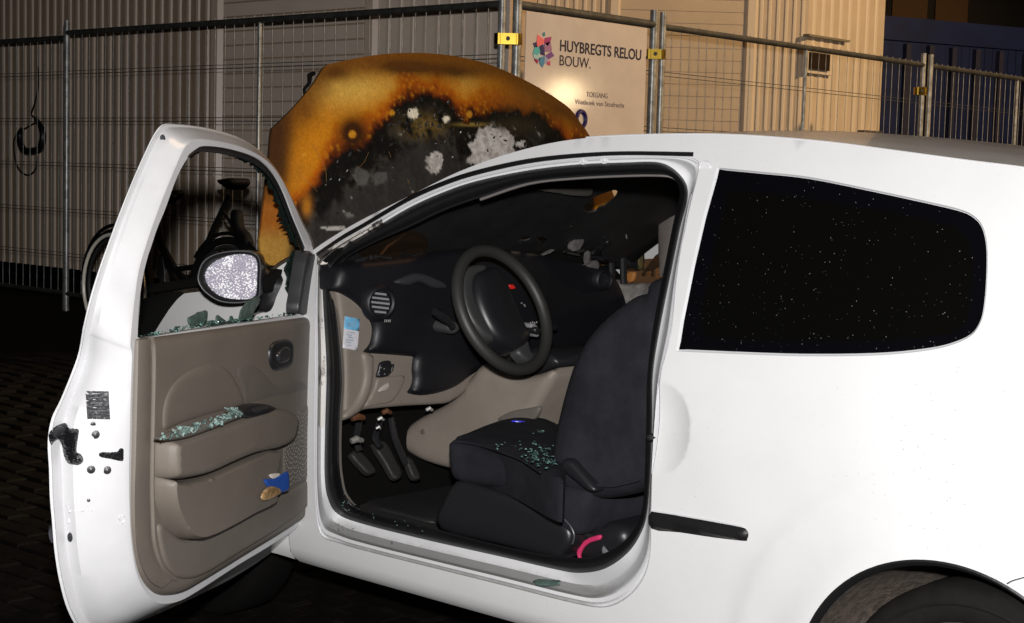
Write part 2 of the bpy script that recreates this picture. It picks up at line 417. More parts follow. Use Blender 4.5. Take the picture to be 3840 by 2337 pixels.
# --- door aperture contours (outer skin edge, seal outer edge, seal inner edge)
AP = [((1188,985),(1208,1040),(1240,1060)), ((1200,950),(1221,997),(1258,1008)), ((1283,905),(1283,930),(1300,967)), ((1370,855),(1378,872),(1400,912)),
 ((1530,762),(1530,781),(1540,850)), ((1657,705),(1657,723),(1665,790)), ((1783,663),(1783,680),(1790,745)), ((1973,620),(1973,640),(1975,685)),
 ((2163,597),(2163,617),(2163,664)), ((2353,587),(2353,609),(2353,655)), ((2480,587),(2454,607),(2460,654)), ((2570,590),(2510,623),(2508,660)),
 ((2612,600),(2556,662),(2538,684)), ((2622,622),(2578,705),(2549,718)), ((2614,670),(2576,760),(2543,765)), ((2582,802),(2552,850),(2526,830)),
 ((2540,1020),(2518,1015),(2492,1000)), ((2517,1230),(2475,1230),(2450,1220)), ((2478,1409),(2449,1400),(2428,1400)), ((2460,1560),(2446,1560),(2424,1560)),
 ((2447,1740),(2440,1740),(2419,1740)), ((2442,1930),(2428,1915),(2411,1890)), ((2438,2080),(2405,1998),(2380,1982)), ((2410,2175),(2354,2074),(2308,2055)),
 ((2350,2243),(2268,2133),(2203,2090)), ((2268,2278),(2170,2149),(2104,2086)), ((2150,2262),(2071,2133),(2000,2072)), ((1900,2199),(1874,2087),(1800,2027)),
 ((1640,2134),(1611,2028),(1560,1964)), ((1400,2074),(1370,1968),(1367,1915)), ((1270,2037),(1268,1929),(1300,1865)), ((1200,2000),(1230,1870),(1278,1790)),
 ((1180,1850),(1217,1780),(1272,1700)), ((1178,1600),(1219,1600),(1275,1547)), ((1180,1350),(1224,1380),(1282,1400)), ((1182,1150),(1213,1170),(1262,1190))]
A0 = crom([a for a, b, c in AP], 5, True); A1 = crom([b for a, b, c in AP], 5, True); A2 = crom([c for a, b, c in AP], 5, True)
NA = len(A0)
def sst(a, b, x): t = min(max((x-a)/(b-a), 0), 1); return t*t*(3-2*t)
def lerp2(a, b, t): return (a[0]+(b[0]-a[0])*t, a[1]+(b[1]-a[1])*t)

# --- black gutter strip between outer rail and aperture
STU = crom([(1184,948),(1283,880),(1370,830),(1530,735),(1657,678),(1783,636),(1973,594),(2163,573),(2353,565),(2601,568)], 5)
STL = crom([(1188,962),(1283,903),(1370,853),(1530,760),(1657,703),(1783,661),(1973,618),(2163,595),(2353,585),(2599,590)], 5)

DITCH = [(1150,958),(1175,938),(1229,900),(1343,832),(1533,736),(1723,643),(1913,575),(2103,530),(2300,512),(2601,506),(2825,513),(3105,537),(3350,569),(3630,607),(3840,633),(4000,662)]
ditch3 = [side_hit(*p) for p in crom(DITCH, 4)]
# --- wheel arch circle fitted to the rim of the arch
ar = np.array([sxz(*p) for p in b3([(1210,1499),(1300,1330),(1400,1245),(1500,1185),(1600,1145),(1700,1120),(1820,1108),(1950,1118),(2100,1150),(2250,1200),(2380,1250),(2464,1300)])])
Aq = np.c_[2*ar, np.ones(len(ar))]; sol = np.linalg.lstsq(Aq, (ar**2).sum(1), rcond=None)[0]
ACX, ACZ = sol[0], sol[1]; AR = math.sqrt(sol[2]+ACX**2+ACZ**2)
print('arch', ACX, ACZ, AR)
SB = .262   # sill bottom height
QW = crom(b2([(555,255),(800,278),(1050,305),(1400,375),(1700,440),(1850,476),(1920,506),(1967,550),(1992,610),(2005,700),(2003,850),(1990,1000),(1968,1085),(1915,1158),(1800,1210),(1650,1240),(1400,1262),(1000,1266),(600,1252)]), 4)[:-1]+resamp(b2([(600,1252),(335,1240),(360,1080),(420,780),(480,520),(555,255)]), 40, False)[:-1]
outer = [(p.x, p.z) for p in ditch3]
outer += [(3.50, 1.20), (3.53, .95), (3.52, .6), (3.46, .30)]
a0 = math.atan2(SB-ACZ, math.sqrt(max(AR**2-(SB-ACZ)**2, 0)))
for i in range(41):
    a = a0+(math.pi-2*a0)*i/40; outer.append((ACX+AR*math.cos(a), ACZ+AR*math.sin(a)))
outer += [(2.3, SB), (1.7, SB), (1.085, SB), (1.085, .6), (1.10, .95)]
hole_door = [sxz(*p) for p in A0]
strip_poly = [sxz(*p) for p in STU]+[sxz(*p) for p in STL][::-1]
hole_win = [sxz(*p) for p in QW]
# rub strip slot & handle recess are modelled on the surface
BOWL = sxz(*b3([(330, 345)])[0]); HX = sxz(2468, 1620)[0]
def skin(x, z):
    y = side_y(x, z)
    r = math.hypot(x-ACX, z-ACZ); y -= .013*math.exp(-((r-AR)/.055)**2)*(1 if z > ACZ-.05 else 0)
    y -= .006*sst(AR+.19, AR+.14, r)
    rb = math.hypot((x-BOWL[0]+.022)/.078, (z-BOWL[1])/.098)
    if rb < 1: y += .016*(1-rb*rb)**1.0
    return y
# finer mesh of the handle bowl comes from extra points in the triangulation
def orient(vs, tr, n):
    out = []
    for f in tr:
        a, b, c = (Vector(vs[i]) for i in f[:3]); out.append(f if (b-a).cross(c-a).dot(n) > 0 else tuple(f[::-1]))
    return out
ext = [(BOWL[0]-.022+.078*r*math.cos(a)*1.0, BOWL[1]+.098*r*math.sin(a)) for r in (.2, .45, .65, .8, .9, .97, 1.0, 1.06) for a in [2*math.pi*k/32 for k in range(32)]]
arch_ext = [(ACX+(AR+d)*math.cos(a), ACZ+(AR+d)*math.sin(a)) for d in (.012, .03, .055, .085, .12, .14, .155, .17, .19) for a in [math.pi*k/60 for k in range(61)]]
v2, tr, dist = cdt(outer, [hole_door, hole_win], .028, extra=ext+arch_ext)
vs = [(x, skin(x, z), z) for x, z in v2]
tr = orient(vs, tr, -Y_)
# return flanges at the window, the arch and the sill bottom
body = mk('body_side', vs, tr, PAINT, car, True, 60)
mb = MB()
ring0 = [Vector((ACX+AR*math.cos(math.pi*k/48), 0, ACZ+AR*math.sin(math.pi*k/48))) for k in range(-6, 55)]
r0 = [Vector((p.x, skin(p.x, p.z), p.z)) for p in ring0]
cen = Vector((ACX, 0, ACZ))
def rr(p, d, y): q = Vector((p.x-ACX, 0, p.z-ACZ)); q.normalize(); return Vector((ACX, 0, ACZ))+q*(AR+d)+Vector((0, y, 0))
mk('wheel_arch_lip', *loft([[p for p in r0], [Vector((rr(p, -.004, 0).x, p.y-.002, rr(p, -.004, 0).z)) for p in r0], [Vector((rr(p, -.010, 0).x, p.y+.004, rr(p, -.010, 0).z)) for p in r0], [Vector((rr(p, -.014, 0).x, p.y+.014, rr(p, -.014, 0).z)) for p in r0]], False), RUB, car)
v, f = loft([[Vector((rr(p, -.013, 0).x, p.y+.012, rr(p, -.013, 0).z)) for p in r0], [Vector((rr(p, -.030, 0).x, .16, rr(p, -.030, 0).z)) for p in r0], [Vector((rr(p, -.08, 0).x, .30, rr(p, -.08, 0).z)) for p in r0]], False)
k = len(v); v = list(v)+[Vector((ACX, .34, ACZ))]; n = len(r0)
f += [(2*n+i, 2*n+i+1, k) for i in range(n-1)]
mk('wheel_arch_liner', v, f, LINER, car)
# far wheel-side wall of the liner bottom is open; rear wheel
def lathe(prof, c, axis='y', n=48):
    v = []; f = []
    for i in range(n):
        a = 2*math.pi*i/n
        for r, y in prof: v.append((c[0]+r*math.cos(a), c[1]+y, c[2]+r*math.sin(a)))
    m = len(prof)
    for i in range(n):
        for j in range(m-1): f.append((i*m+j, i*m+j+1, ((i+1) % n)*m+j+1, ((i+1) % n)*m+j))
    return v, f
def wheel(cx, cy, cz, name, TYRE=TYRE):
    R = cz
    v, f = lathe([(R-.075, .012), (R-.065, .004), (R-.03, -.002), (R-.012, .006), (R, .025), (R, .13), (R-.012, .15), (R-.065, .155)], (cx, cy, cz)); w = mk(name, v, f, TYRE, car)
    v, f = lathe([(R-.065, .01), (R-.085, .012), (R-.095, .03), (R-.13, .035), (.09, .028), (.07, .02), (.055, .022), (.001, .02)], (cx, cy, cz)); mk('wheel_disc', v, f, RIM, w)
    v, f = lathe([(R-.030, -.004), (R-.034, -.0065), (R-.038, -.004)], (cx, cy, cz)); mk('tyre_bead', v, f, TYRE, w)
WX, WZ = ACX+.02, .285
wheel(WX, .07, WZ, 'wheel'); wheel(WX-2.42, .10, WZ, 'wheel', VOID); wheel(WX, 1.44, WZ, 'wheel'); wheel(WX-2.367, 1.44, WZ, 'wheel')  # near front tyre painted black, as burnt and in the door's shadow

# quarter window
def offs(pts, off): return [side_hit(p[0], p[1], off) for p in pts]
wq = [Vector((x, skin(x, z), z)) for x, z in hole_win]
cxw = sum(p.x for p in wq)/len(wq); czw = sum(p.z for p in wq)/len(wq)
def shrink(pts, d):
    """inset a closed loop in the x-z plane by d metres"""
    out = []; n = len(pts)
    for i in range(n):
        a, b = pts[i-1], pts[(i+1) % n]; t = Vector((b[0]-a[0], b[1]-a[1])); t.normalize(); nn = Vector((-t.y, t.x))
        out.append((pts[i][0]+nn.x*d, pts[i][1]+nn.y*d))
    return out
sgn = 1 if sum(hole_win[i-1][0]*hole_win[i][1]-hole_win[i][0]*hole_win[i-1][1] for i in range(len(hole_win))) > 0 else -1
ins = shrink(hole_win, sgn*.004); ins2 = shrink(hole_win, sgn*.010)
L = [[Vector((x, skin(x, z), z)) for x, z in hole_win], [Vector((x, skin(x, z)+.007, z)) for x, z in ins], [Vector((x, skin(x, z)+.009, z)) for x, z in ins2]]
v, f = loft(L); mk('window_rebate', v, f, JAMB, car)
def zfn(x, z, o): return (x, side_y(x, z)+o, z)
g2, gt, gd = cdt(shrink(hole_win, sgn*.0045), [], .05)
glass = mk('quarter_window', [zfn(x, z, .006) for x, z in g2], orient([zfn(x, z, 0) for x, z in g2], gt, -Y_), FRIT, car)
inner = crom(b2([(590,560),(760,590),(1100,600),(1500,610),(1800,640),(1905,720),(1915,900),(1895,1060),(1840,1130),(1700,1165),(1400,1185),(1000,1182),(600,1172),(490,1150),(468,1080),(500,800),(545,600)]), 4, True)
inner = crom(b2([(640,380),(1000,420),(1500,500),(1800,570),(1890,640),(1918,760),(1912,900),(1893,1050),(1840,1125),(1700,1160),(1400,1180),(1000,1180),(600,1170),(490,1150),(468,1080),(500,860),(570,560),(600,430)]), 4, True)
in2 = [sxz(*p) for p in inner]
g2, gt, gd = cdt(in2, [], .06)
mk('window_pane', [zfn(x, z, .0035) for x, z in g2], orient([zfn(x, z, 0) for x, z in g2], gt, -Y_), GLASSD, glass)
# rain drops on the glass and paint (uncountable)
rd = MB(); rng = random.Random(3)
def drop(mbx, c, n, r):
    t = n.orthogonal().normalized(); b = n.cross(t); v = [c+n*r*.5]; 
    for k in range(5): a = 2*math.pi*k/5; v.append(c+(t*math.cos(a)+b*math.sin(a))*r)
    mbx.add(v, [(0, 1+k, 1+(k+1) % 5) for k in range(5)])
cnt = 0
while cnt < 340:
    x = rng.uniform(2.3, 3.05); z = rng.uniform(.9, 1.4)
    if not inside((x, z), hole_win): continue
    if rng.random() > .35+.65*(1.32-z)/.35: continue
    drop(rd, Vector((x, side_y(x, z)+.003, z)), -Y_, rng.choice([.0004, .0005, .0005, .0007, .0010])); cnt += 1
ro = rd.build('raindrops', mat('raindrop', (.12, .122, .12), rough=.3), None); ro['kind'] = 'stuff'; tag(ro, 'tiny raindrops scattered over the dark quarter window', 'raindrops')  # pale grey colour stands for glints in the drops
# rail strip
v, f = loft([[side_hit(*p, .004) for p in STU], [side_hit(*lerp2(a, b, .2), -.004) for a, b in zip(STU, STL)], [side_hit(*lerp2(a, b, .8), -.004) for a, b in zip(STU, STL)], [side_hit(*p, .004) for p in STL]], False)
mk('gutter_seal', v, f, RUB, car)
# --- jamb: rings from skin edge to seal
sched = [(0., 0.), (.03, .007), (.09, .009), (.15, .005), (.27, .006), (.33, .010), (.40, .022), (.58, .044), (.66, .049), (.85, .053), (1., .055)]
rings = []
def bump_(i, a, b_, w): return sst(a-w, a+w, i)*sst(b_+w, b_-w, i)
def sst(a, b, x): t = min(max((x-a)/(b-a), 0), 1); return t*t*(3-2*t)
DSC = [1.-.80*bump_(i/5, 2.5, 11.5, 1.5)+1.25*bump_(i/5, 24.5, 30.5, 1.5) for i in range(NA)]
def jh(i, fr, dp):
    p = side_hit(*lerp2(A0[i], A1[i], fr), dp*DSC[i])
    if fr < .2: p = Vector((p.x, p.y+skin(p.x, p.z)-side_y(p.x, p.z), p.z))
    return p
for fr, dp in sched: rings.append([jh(i, fr, dp) for i in range(NA)])
# match the skin ring to the skin mesh (no bulges there)
v, f = loft(rings); mk('door_jamb', v, f, SILLJ, car, True, 35)
# sooted patches at the foot of the windscreen pillar
so_ = [[side_hit(*lerp2(A0[i], A1[i], fr), d_*DSC[i]-.004) for i in list(range(0, 3*5+3))] for fr, d_ in ((.05, .004), (.33, .010), (.58, .044), (1., .055))]
v, f = loft(so_, False); mk('sooted_pillar_foot', v, f, SOOTW, car)
so_ = [[side_hit(*lerp2(A0[i], A1[i], fr), d_*DSC[i]-.003) for i in range(33*5, NA)] for fr, d_ in ((.33, .010), (.58, .044), (.9, .054))]
v, f = loft(so_, False); mk('sooted_hinge_pillar', v, f, mat('rust_soot_paint', (.55, .53, .50), rough=.5, noise_amt=.8, noise_scale=16, col2=(.06, .04, .03), contrast=(.52, .60)), car)
# --- seal
rs = []
for k in range(9):
    s = k/8
    rs.append([side_hit(*lerp2(A1[i], A2[i], s), .055*DSC[i]-.026*math.sin(math.pi*min(s*1.15, 1))+.02*s) for i in range(NA)])
last = rs[-1]; rs.append([side_hit(*A2[i], .055*DSC[i]+.06) for i in range(NA)])
v, f = loft(rs); mk('door_seal', v, f, RUB, car, True, 60)
# inner trim lip behind the seal (thin grey line under the roof, beige foot at the sill)
lip = [last[i]+Vector((0, .012, -.002)) for i in range(6*5, 12*5)]
MB().tube(lip, .004, 6).build('roof_trim_lip', mat('grey_trim_lip', (.11, .10, .095), rough=.7), car)
fr_ = [A2[i] for i in range(30*5-3, NA)]+[A2[i] for i in range(0, 12)]
tl = [[side_hit(*p, .078) for p in fr_], [side_hit(p[0]+8, p[1]-3, .086) for p in fr_], [side_hit(p[0]+9, p[1]-3, .12) for p in fr_]]
v, f = loft(tl, False); mk('pillar_trim', v, f, BEID, car)
# --- rub strip and its slot, handle bowl hardware
rp = crom(b3([(229,830),(400,857),(600,892),(770,924),(800,940),(812,965),(804,995),(785,1006),(600,985),(400,955),(230,933)]), 3, True)
def sidepad(name, px, m, h=.006, parent=car, step=.02):
    q = [sxz(*p) for p in px]; v2_, t_, d_ = cdt(q, [], step)
    vv = [(x, side_y(x, z)-.0005-h*math.sqrt(max(0, 1-(1-min(d_[i]/.008, 1))**2)), z) for i, (x, z) in enumerate(v2_)]
    return mk(name, vv, orient(vv, t_, -Y_), m, parent)
sidepad('side_rub_strip', rp, RUB, .010, step=.012)
MB().tube([side_hit(p[0], p[1], -.001) for p in b3([(229, 824), (400, 850), (600, 885), (780, 918)])], .0022, 6).build('rub_strip_edge', JAMB, car)
# round plug and tab at the pillar head
cc = T(.28, 2350, 480, [(1052, 535)])[0]; pc = side_hit(*cc, -.0005)
v, f = lathe([(.0001, 0), (.0125, -.0005), (.0140, .0008), (.0155, -.0004), (.0162, .002)], pc, n=24); mk('pillar_plug', v, f, JAMB, car)
def groove(px, r, m, name, off=.0006):
    MB().tube([side_hit(*p, off) for p in crom(px, 5)], r, 5).build(name, m, car)
SEAM = mat('panel_gap', (.045, .045, .05), rough=.7)
groove(T(.28, 2350, 480, [(965,672),(1100,668),(1165,620),(1200,520),(1225,440),(1200,370),(1120,318),(980,305)]), .0011, mat('pressed_crease', (.50, .50, .50), rough=.4), 'pillar_crease')
groove(b2([(440,290),(420,400),(395,500),(340,850),(310,1150),(250,1370),(230,1500)])[1:], .0010, mat('seam_grey', (.34, .34, .36), rough=.6), 'pillar_seam')
MB().tube([Vector((q.x, skin(q.x, q.z), q.z)) for q in [side_hit(*p_) for p_ in crom(b3([(2388,1252),(2420,1235),(2464,1222),(2560,1195),(2680,1165)]), 4)]], .0015, 5).build('bumper_seam', SEAM, car)
for (a, b) in c6([(1635, 82), (1760, 78)]):
    p = side_hit(a, b, .004); v, f = lathe([(.0001, -.003), (.004, -.003), (.006, -.0005), (.010, -.001), (.0115, .003)], p, n=18); mk('jamb_bolt', v, f, JAMB, car)
p = side_hit(*b1([(1968, 440)])[0], .010); v, f = lathe([(.0001, -.014), (.006, -.012), (.008, -.004), (.008, .01)], p, n=14); mk('striker_bolt', v, f, BLK, car)
# roof: crowned sheet between the two gutters
mb = []; rows = []
rail = [p for p in ditch3 if p.x > 1.66]
xs_ = [p.x for p in rail]
for p in rail:
    s_ = []
    for k in range(25):
        t = k/24; yy = p.y+(2*YC-2*p.y)*t; u = abs(2*t-1); rise = .028*(1-u**2.4)*sst(1.70, 2.35, p.x)
        fwd = -.05*(1-u**2)*max(0, (1.95-p.x)/.35) if p.x < 1.95 else 0
        s_.append(Vector((p.x+fwd, yy, p.z+rise+(.0 if p.x > 1.7 else 0))))
    rows.append(s_)
v = [q for r in rows for q in r]; m_ = 25; f = [(i*m_+j, (i+1)*m_+j, (i+1)*m_+j+1, i*m_+j+1) for i in range(len(rows)-1) for j in range(m_-1)]
roof = mk('roof', v, f, ROOFP, car)
MB().tube([p+Vector((0, .004, .0015)) for p in ditch3 if p.x > 1.9], .0025, 6).build('roof_gutter', PAINT, roof)
v2_ = [q-Vector((0, 0, .03)) for q in v]; mk('headliner', v2_, [g[::-1] for g in f], HEADL, car)
# far side of the body, tail and floor close the shell
fs = [(p.x, 2*YC-p.y, p.z) for p in ditch3]
farv = []; farf = []
farout = [(p.x, p.z) for p in ditch3]+[(3.50, 1.2), (3.53, .95), (3.52, .6), (3.46, .3), (1.0, .26), (.35, .26), (.25, .5), (.35, .78), (.55, .92), (1.05, 1.03)]
farwin = [(1.02, .985), (1.10, 1.06), (1.32, 1.18), (1.62, 1.32), (1.85, 1.365), (2.10, 1.37), (2.22, 1.30), (2.27, 1.02), (1.7, .985)]
g2, gt, gd = cdt(farout, [farwin], .06)
fv = [(x, 2*YC-side_y(x, z), z) for x, z in g2]; mk('body_side_far', fv, orient(fv, gt, Y_), PAINT, car)
tail = MB(); n = 12
xe = max(q.x for q in ditch3); ze = ditch3[-1].z
tp = [(xe, ze), (3.50, 1.2), (3.53, .95), (3.52, .6), (3.46, .30)]
tv = [(x+(.07 if i else .03)*math.sin(math.pi*j/n)**.6, side_y(x, z)+(2*YC-2*side_y(x, z))*j/n, z+(.028 if i == 0 else 0)*(1-abs(2*j/n-1)**2.4)) for i, (x, z) in enumerate(tp) for j in range(n+1)]
tail.add(tv, [(i*(n+1)+j, i*(n+1)+j+1, (i+1)*(n+1)+j+1, (i+1)*(n+1)+j) for i in range(len(tp)-1) for j in range(n)]); tail.build('tailgate', PAINT, car)
MB().box((1.9, YC, .30), (2.9, 0, 0), (0, 1.40, 0), (0, 0, .05)).build('floor_pan', FLOORM, car, False)
# sill outer face under-roll

# ================================================================= BONNET, WING, ENGINE BAY
HB0 = Vector((.93, YC, 1.00)); HTILT = Vector((-.18, 0, .69)).normalized(); HN = Vector((HTILT.z, 0, -HTILT.x)).normalized()
hpl = (HB0, Y_, HTILT, HN)
hood_px = crom(c2([(118,1300),(128,1180),(145,1030),(165,860),(178,740),(190,612),(212,585),(330,468),(440,335),(500,240),(560,215),(700,185),(860,162),(1050,155),(1200,165),(1300,180),(1450,215),(1600,275),(1750,350),(1880,430),(1960,492),(2010,560),(2070,645),(2115,740),(2160,850),(2220,1020),(2262,1200),(2255,1400),(1200,1420),(500,1420),(180,1412)]), 3, True)
def hcrown(u, v): return .055*(1-((u)/.80)**2)+.0*v
def hood_hit(px, py):
    off = 0.
    for _ in range(10):
        w = onplane(px, py, HB0+HN*off, HN)-HB0; u, v = w.dot(Y_), w.dot(HTILT); off = hcrown(u, v)
    return u, v
hp2 = [hood_hit(*p) for p in hood_px]
g2, gt, gd = cdt(hp2, [], .0065)
def fbm(x, y, s, o=4): return noise.fractal((x*s, y*s, 3.7), 1.0, 2.0, o)
def G(px, py, x, y, rx, ry=None):
    ry = ry or rx; return math.exp(-((px-x)/rx)**2-((py-y)/ry)**2)
# char line in picture-crop coordinates, carried onto the bonnet surface
CH = [(100,1180),(300,1130),(400,1030),(470,900),(540,780),(620,720),(720,690),(800,620),(880,560),(930,480),(1000,425),(1100,405),(1200,420),(1270,480),(1330,560),(1400,520),(1470,480),(1600,462),(1720,490),(1820,560),(1900,640),(2080,760),(2120,1500),(2300,1500)]
def charY(x):
    for (a, b), (c, d) in zip(CH, CH[1:]):
        if a <= x <= c: return b+(d-b)*(x-a)/(c-a)
    return CH[0][1] if x < CH[0][0] else CH[-1][1]
def proj(p):
    w = p-CAM; z = w.dot(FW); return (W/2+FPX*w.dot(RT)/z, H/2-FPX*w.dot(UP)/z)
cols = []; hv = []
lerp = lambda a, b, t: tuple(a[i]+(b[i]-a[i])*t for i in range(3))
for i, (u, v) in enumerate(g2):
    crown = hcrown(u, v); P = HB0+Y_*u+HTILT*v+HN*crown
    q = proj(P); x, y = (q[0]-900)/.6332, (q[1]-100)/.6332
    n1 = fbm(u, v, 6); n2 = fbm(u+5, v, 22); n3 = fbm(u, v+9, 60, 3)
    d = (y-charY(x)-14)+n1*60+n2*40+n3*26         # >0 : charred
    tan = (.60, .345, .060); gold = (.47, .160, .003); orange = (.33, .070, .0008); brown = (.045, .007, .0008); black = (.0035, .003, .0022); edgeb = (.16, .07, .022)
    # distance above the char -> gold -> tan -> browned edges
    t = -d
    c = lerp(brown, orange, sst(0, 85, t)); c = lerp(c, gold, sst(65, 185, t)); c = lerp(c, tan, sst(90, 210, t)*(.05+.9*G(x, y, 620, 370, 260, 110)+.5*G(x, y, 1330, 330, 110, 90)+.25*G(x, y, 900, 330, 300, 90)))
    # smoke smudges
    sm = 1.05*G(x, y, 960, 232, 270, 46)+1.0*G(x, y, 560, 272, 90, 44)+.75*G(x, y, 1300, 268, 230, 44)+.85*G(x, y, 235, 640, 80, 150)+.45*G(x, y, 390, 500, 60, 70)+.4*G(x, y, 1850, 520, 120, 70)
    c = lerp(c, (.028, .011, .003), min(sm*(1+.3*n1), .93))
    eb = math.exp(-(gd[i]/.065)**2)*.85+.6*sst(1500, 1950, x)*sst(640, 420, y)*.8+.55*sst(330, 190, x)
    c = lerp(c, (.105, .034, .004), min(eb, .9))
    c = lerp(c, (.20, .085, .012), .5*G(x, y, 1700, 420, 220, 90))
    c = lerp(c, (.035, .014, .004), .85*sst(350, 215, x)*sst(1010, 860, y))
    vd = noise.voronoi((u*52, v*52, .5))[0][0]; bl_ = sst(.42, .22, vd)*sst(-150, -70, d)*sst(5, -25, d)*sst(-.15, .25, n1+.15)
    c = lerp(c, (.50, .19, .008), .55*bl_)
    # dark spot with bright blister
    s1 = G(x, y, 668, 632, 82, 96); c = lerp(c, (.030, .009, .002), min(s1*1.35, .97))
    if d > -8:
        k = sst(-8, 22, d); ash = sst(50, 260, d+n1*80)
        dark = lerp(black, (.030, .026, .021), ash*sst(-.1, .35, n2+.3*n3))
        dark = lerp(dark, (.026, .0235, .021), .8*sst(180, 330, d)); dark = lerp(dark, (.17, .105, .025), .9*G(x, y, 1085, 590, 120, 65)*sst(-.3, .3, n2+.2))
        dark = lerp(dark, (.34, .22, .05), .9*G(x, y, 1375, 580, 90, 9)); dark = lerp(dark, (.035, .026, .012), .8*G(x, y, 1640, 590, 160, 60))
        c = lerp(c, dark, k)
    # left lower strip glows orange again
    lo = G(x, y, 395, 1060, 28, 60)+.8*G(x, y, 345, 880, 30, 90); c = lerp(c, (.36, .13, .01), min(.9*lo*(1+.5*n2), .9))
    lo2 = sst(330, 250, x)*sst(1000, 1080, y); c = lerp(c, lerp((.24, .075, .008), (.30, .16, .03), sst(1150, 1300, y)), min(lo2, .95))
    c = lerp(c, (.46, .20, .02), .85*sst(2080, 2130, x))
    # burnt through to pale ash
    def blot(cx, cy, rx, ry, th=.5): return sst(th-.06, th+.06, G(x, y, cx, cy, rx, ry)+.40*n2+.20*n3)
    wt = max(blot(1500, 720, 150, 140, .45)*sst(560, 640, y-.25*(x-1500)+40*n2), blot(1165, 790, 42, 62, .45), blot(1660, 695, 40, 30, .55), blot(715, 880, 45, 62, .5)*.12, .7*blot(560, 1195, 120, 16, .6), .22*blot(650, 1115, 26, 16, .55), .10*blot(830, 900, 60, 50, .6))
    wt *= sst(-15, 25, d)
    c = lerp(c, lerp((.52, .49, .45), (.33, .30, .27), sst(-.1, .6, n3+.6*n2)), min(wt, 1))
    for bx, by, br in ((1020, 515, 33), (1225, 552, 24)):
        w_ = sst(1.12, .9, math.hypot(x-bx, (y-by)*(1. if bx == 1020 else 1.1))/br+.08*n3*3)
        if bx == 1225: w_ *= sst(10, -2, (x-bx)+(y-by)-8)
        c = lerp(c, (.70, .62, .47), w_)
    for bx, by, br in ((665, 640, 24), (1357, 520, 20), (898, 512, 18), (380, 760, 14), (1400, 480, 0.1)):
        c = lerp(c, (.46, .19, .012), sst(1.1, .8, math.hypot(x-bx, y-by)/br))
    cr = .0016*bl_+max(0, n2)*.0022*sst(-40, 40, d)+.0012*n3*sst(-60, 0, d)
    hv.append(P+HN*cr); cols.append((*[max(q_*(1+.10*n3), .002) for q_ in c], 1))
gt = orient([tuple(p) for p in hv], gt, HN)
nb = len(hv); hv2 = hv+[p-HN*.012 for p in hv]
bd = {}
for t_ in gt:
    for k in range(3): bd.setdefault(tuple(sorted((t_[k], t_[(k+1) % 3]))), []).append((t_[k], t_[(k+1) % 3]))
hf = list(gt)+[tuple(i+nb for i in t_[::-1]) for t_ in gt]+[(b, a, a+nb, b+nb) for e in bd.values() if len(e) == 1 for a, b in e]
HM = bpy.data.materials.new('burnt_bonnet_paint'); HM.use_nodes = True; t = HM.node_tree; b = t.nodes['Principled BSDF']
at_ = t.nodes.new('ShaderNodeVertexColor'); at_.layer_name = 'burn'; b.inputs['Roughness'].default_value = .62; b.inputs['Specular IOR Level'].default_value = .16
tc = t.nodes.new('ShaderNodeTexCoord'); nn = t.nodes.new('ShaderNodeTexNoise'); nn.inputs['Scale'].default_value = 130; nn.inputs['Detail'].default_value = 6
t.links.new(tc.outputs['Object'], nn.inputs['Vector'])
mr = t.nodes.new('ShaderNodeMapRange'); mr.inputs[1].default_value = .3; mr.inputs[2].default_value = .7; mr.inputs[3].default_value = .84; mr.inputs[4].default_value = 1.14; t.links.new(nn.outputs[0], mr.inputs[0])
mu = t.nodes.new('ShaderNodeVectorMath'); mu.operation = 'SCALE'; t.links.new(at_.outputs[0], mu.inputs[0]); t.links.new(mr.outputs[0], mu.inputs['Scale']); t.links.new(mu.outputs[0], b.inputs['Base Color'])
bp = t.nodes.new('ShaderNodeBump'); bp.inputs['Strength'].default_value = .2; bp.inputs['Distance'].default_value = .003; t.links.new(nn.outputs[0], bp.inputs['Height']); t.links.new(bp.outputs[0], b.inputs['Normal'])
hood = mk('bonnet', hv2, hf, HM, car, True, 50); hood['label'] = 'scorched bonnet standing open, paint burnt orange, brown and black'
ca = hood.data.color_attributes.new('burn', 'FLOAT_COLOR', 'POINT')
ca.data.foreach_set('color', [q for c in cols+[(.02, .015, .012, 1)]*nb for q in c])
# charred flakes curling from the bonnet
fk = MB(); rng = random.Random(11)
for k in range(320):
    x = rng.uniform(480, 1750); y = charY(x)+rng.uniform(10, 420)
    if rng.random() < .4: x = rng.uniform(900, 1260); y = rng.uniform(430, 700)
    u, v = hood_hit(900+.6332*x, 100+.6332*y); P = HB0+Y_*u+HTILT*v+HN*(hcrown(u, v)+.002)
    a = rng.uniform(0, 6.28); d1 = Y_*math.cos(a)+HTILT*math.sin(a); d2 = d1.cross(HN); s = rng.choice([.002, .003, .003, .004, .006, .009])*rng.uniform(.7, 1.2)
    fk.add([P-d1*s, P+d2*s*.5+HN*.003, P+d1*s+HN*rng.uniform(.002, .008), P-d2*s*.5], [(0, 1, 2), (0, 2, 3)])
o = fk.build('char_flakes', mat('char_flake', (.02, .019, .018), rough=.32), hood); o['kind'] = 'stuff'
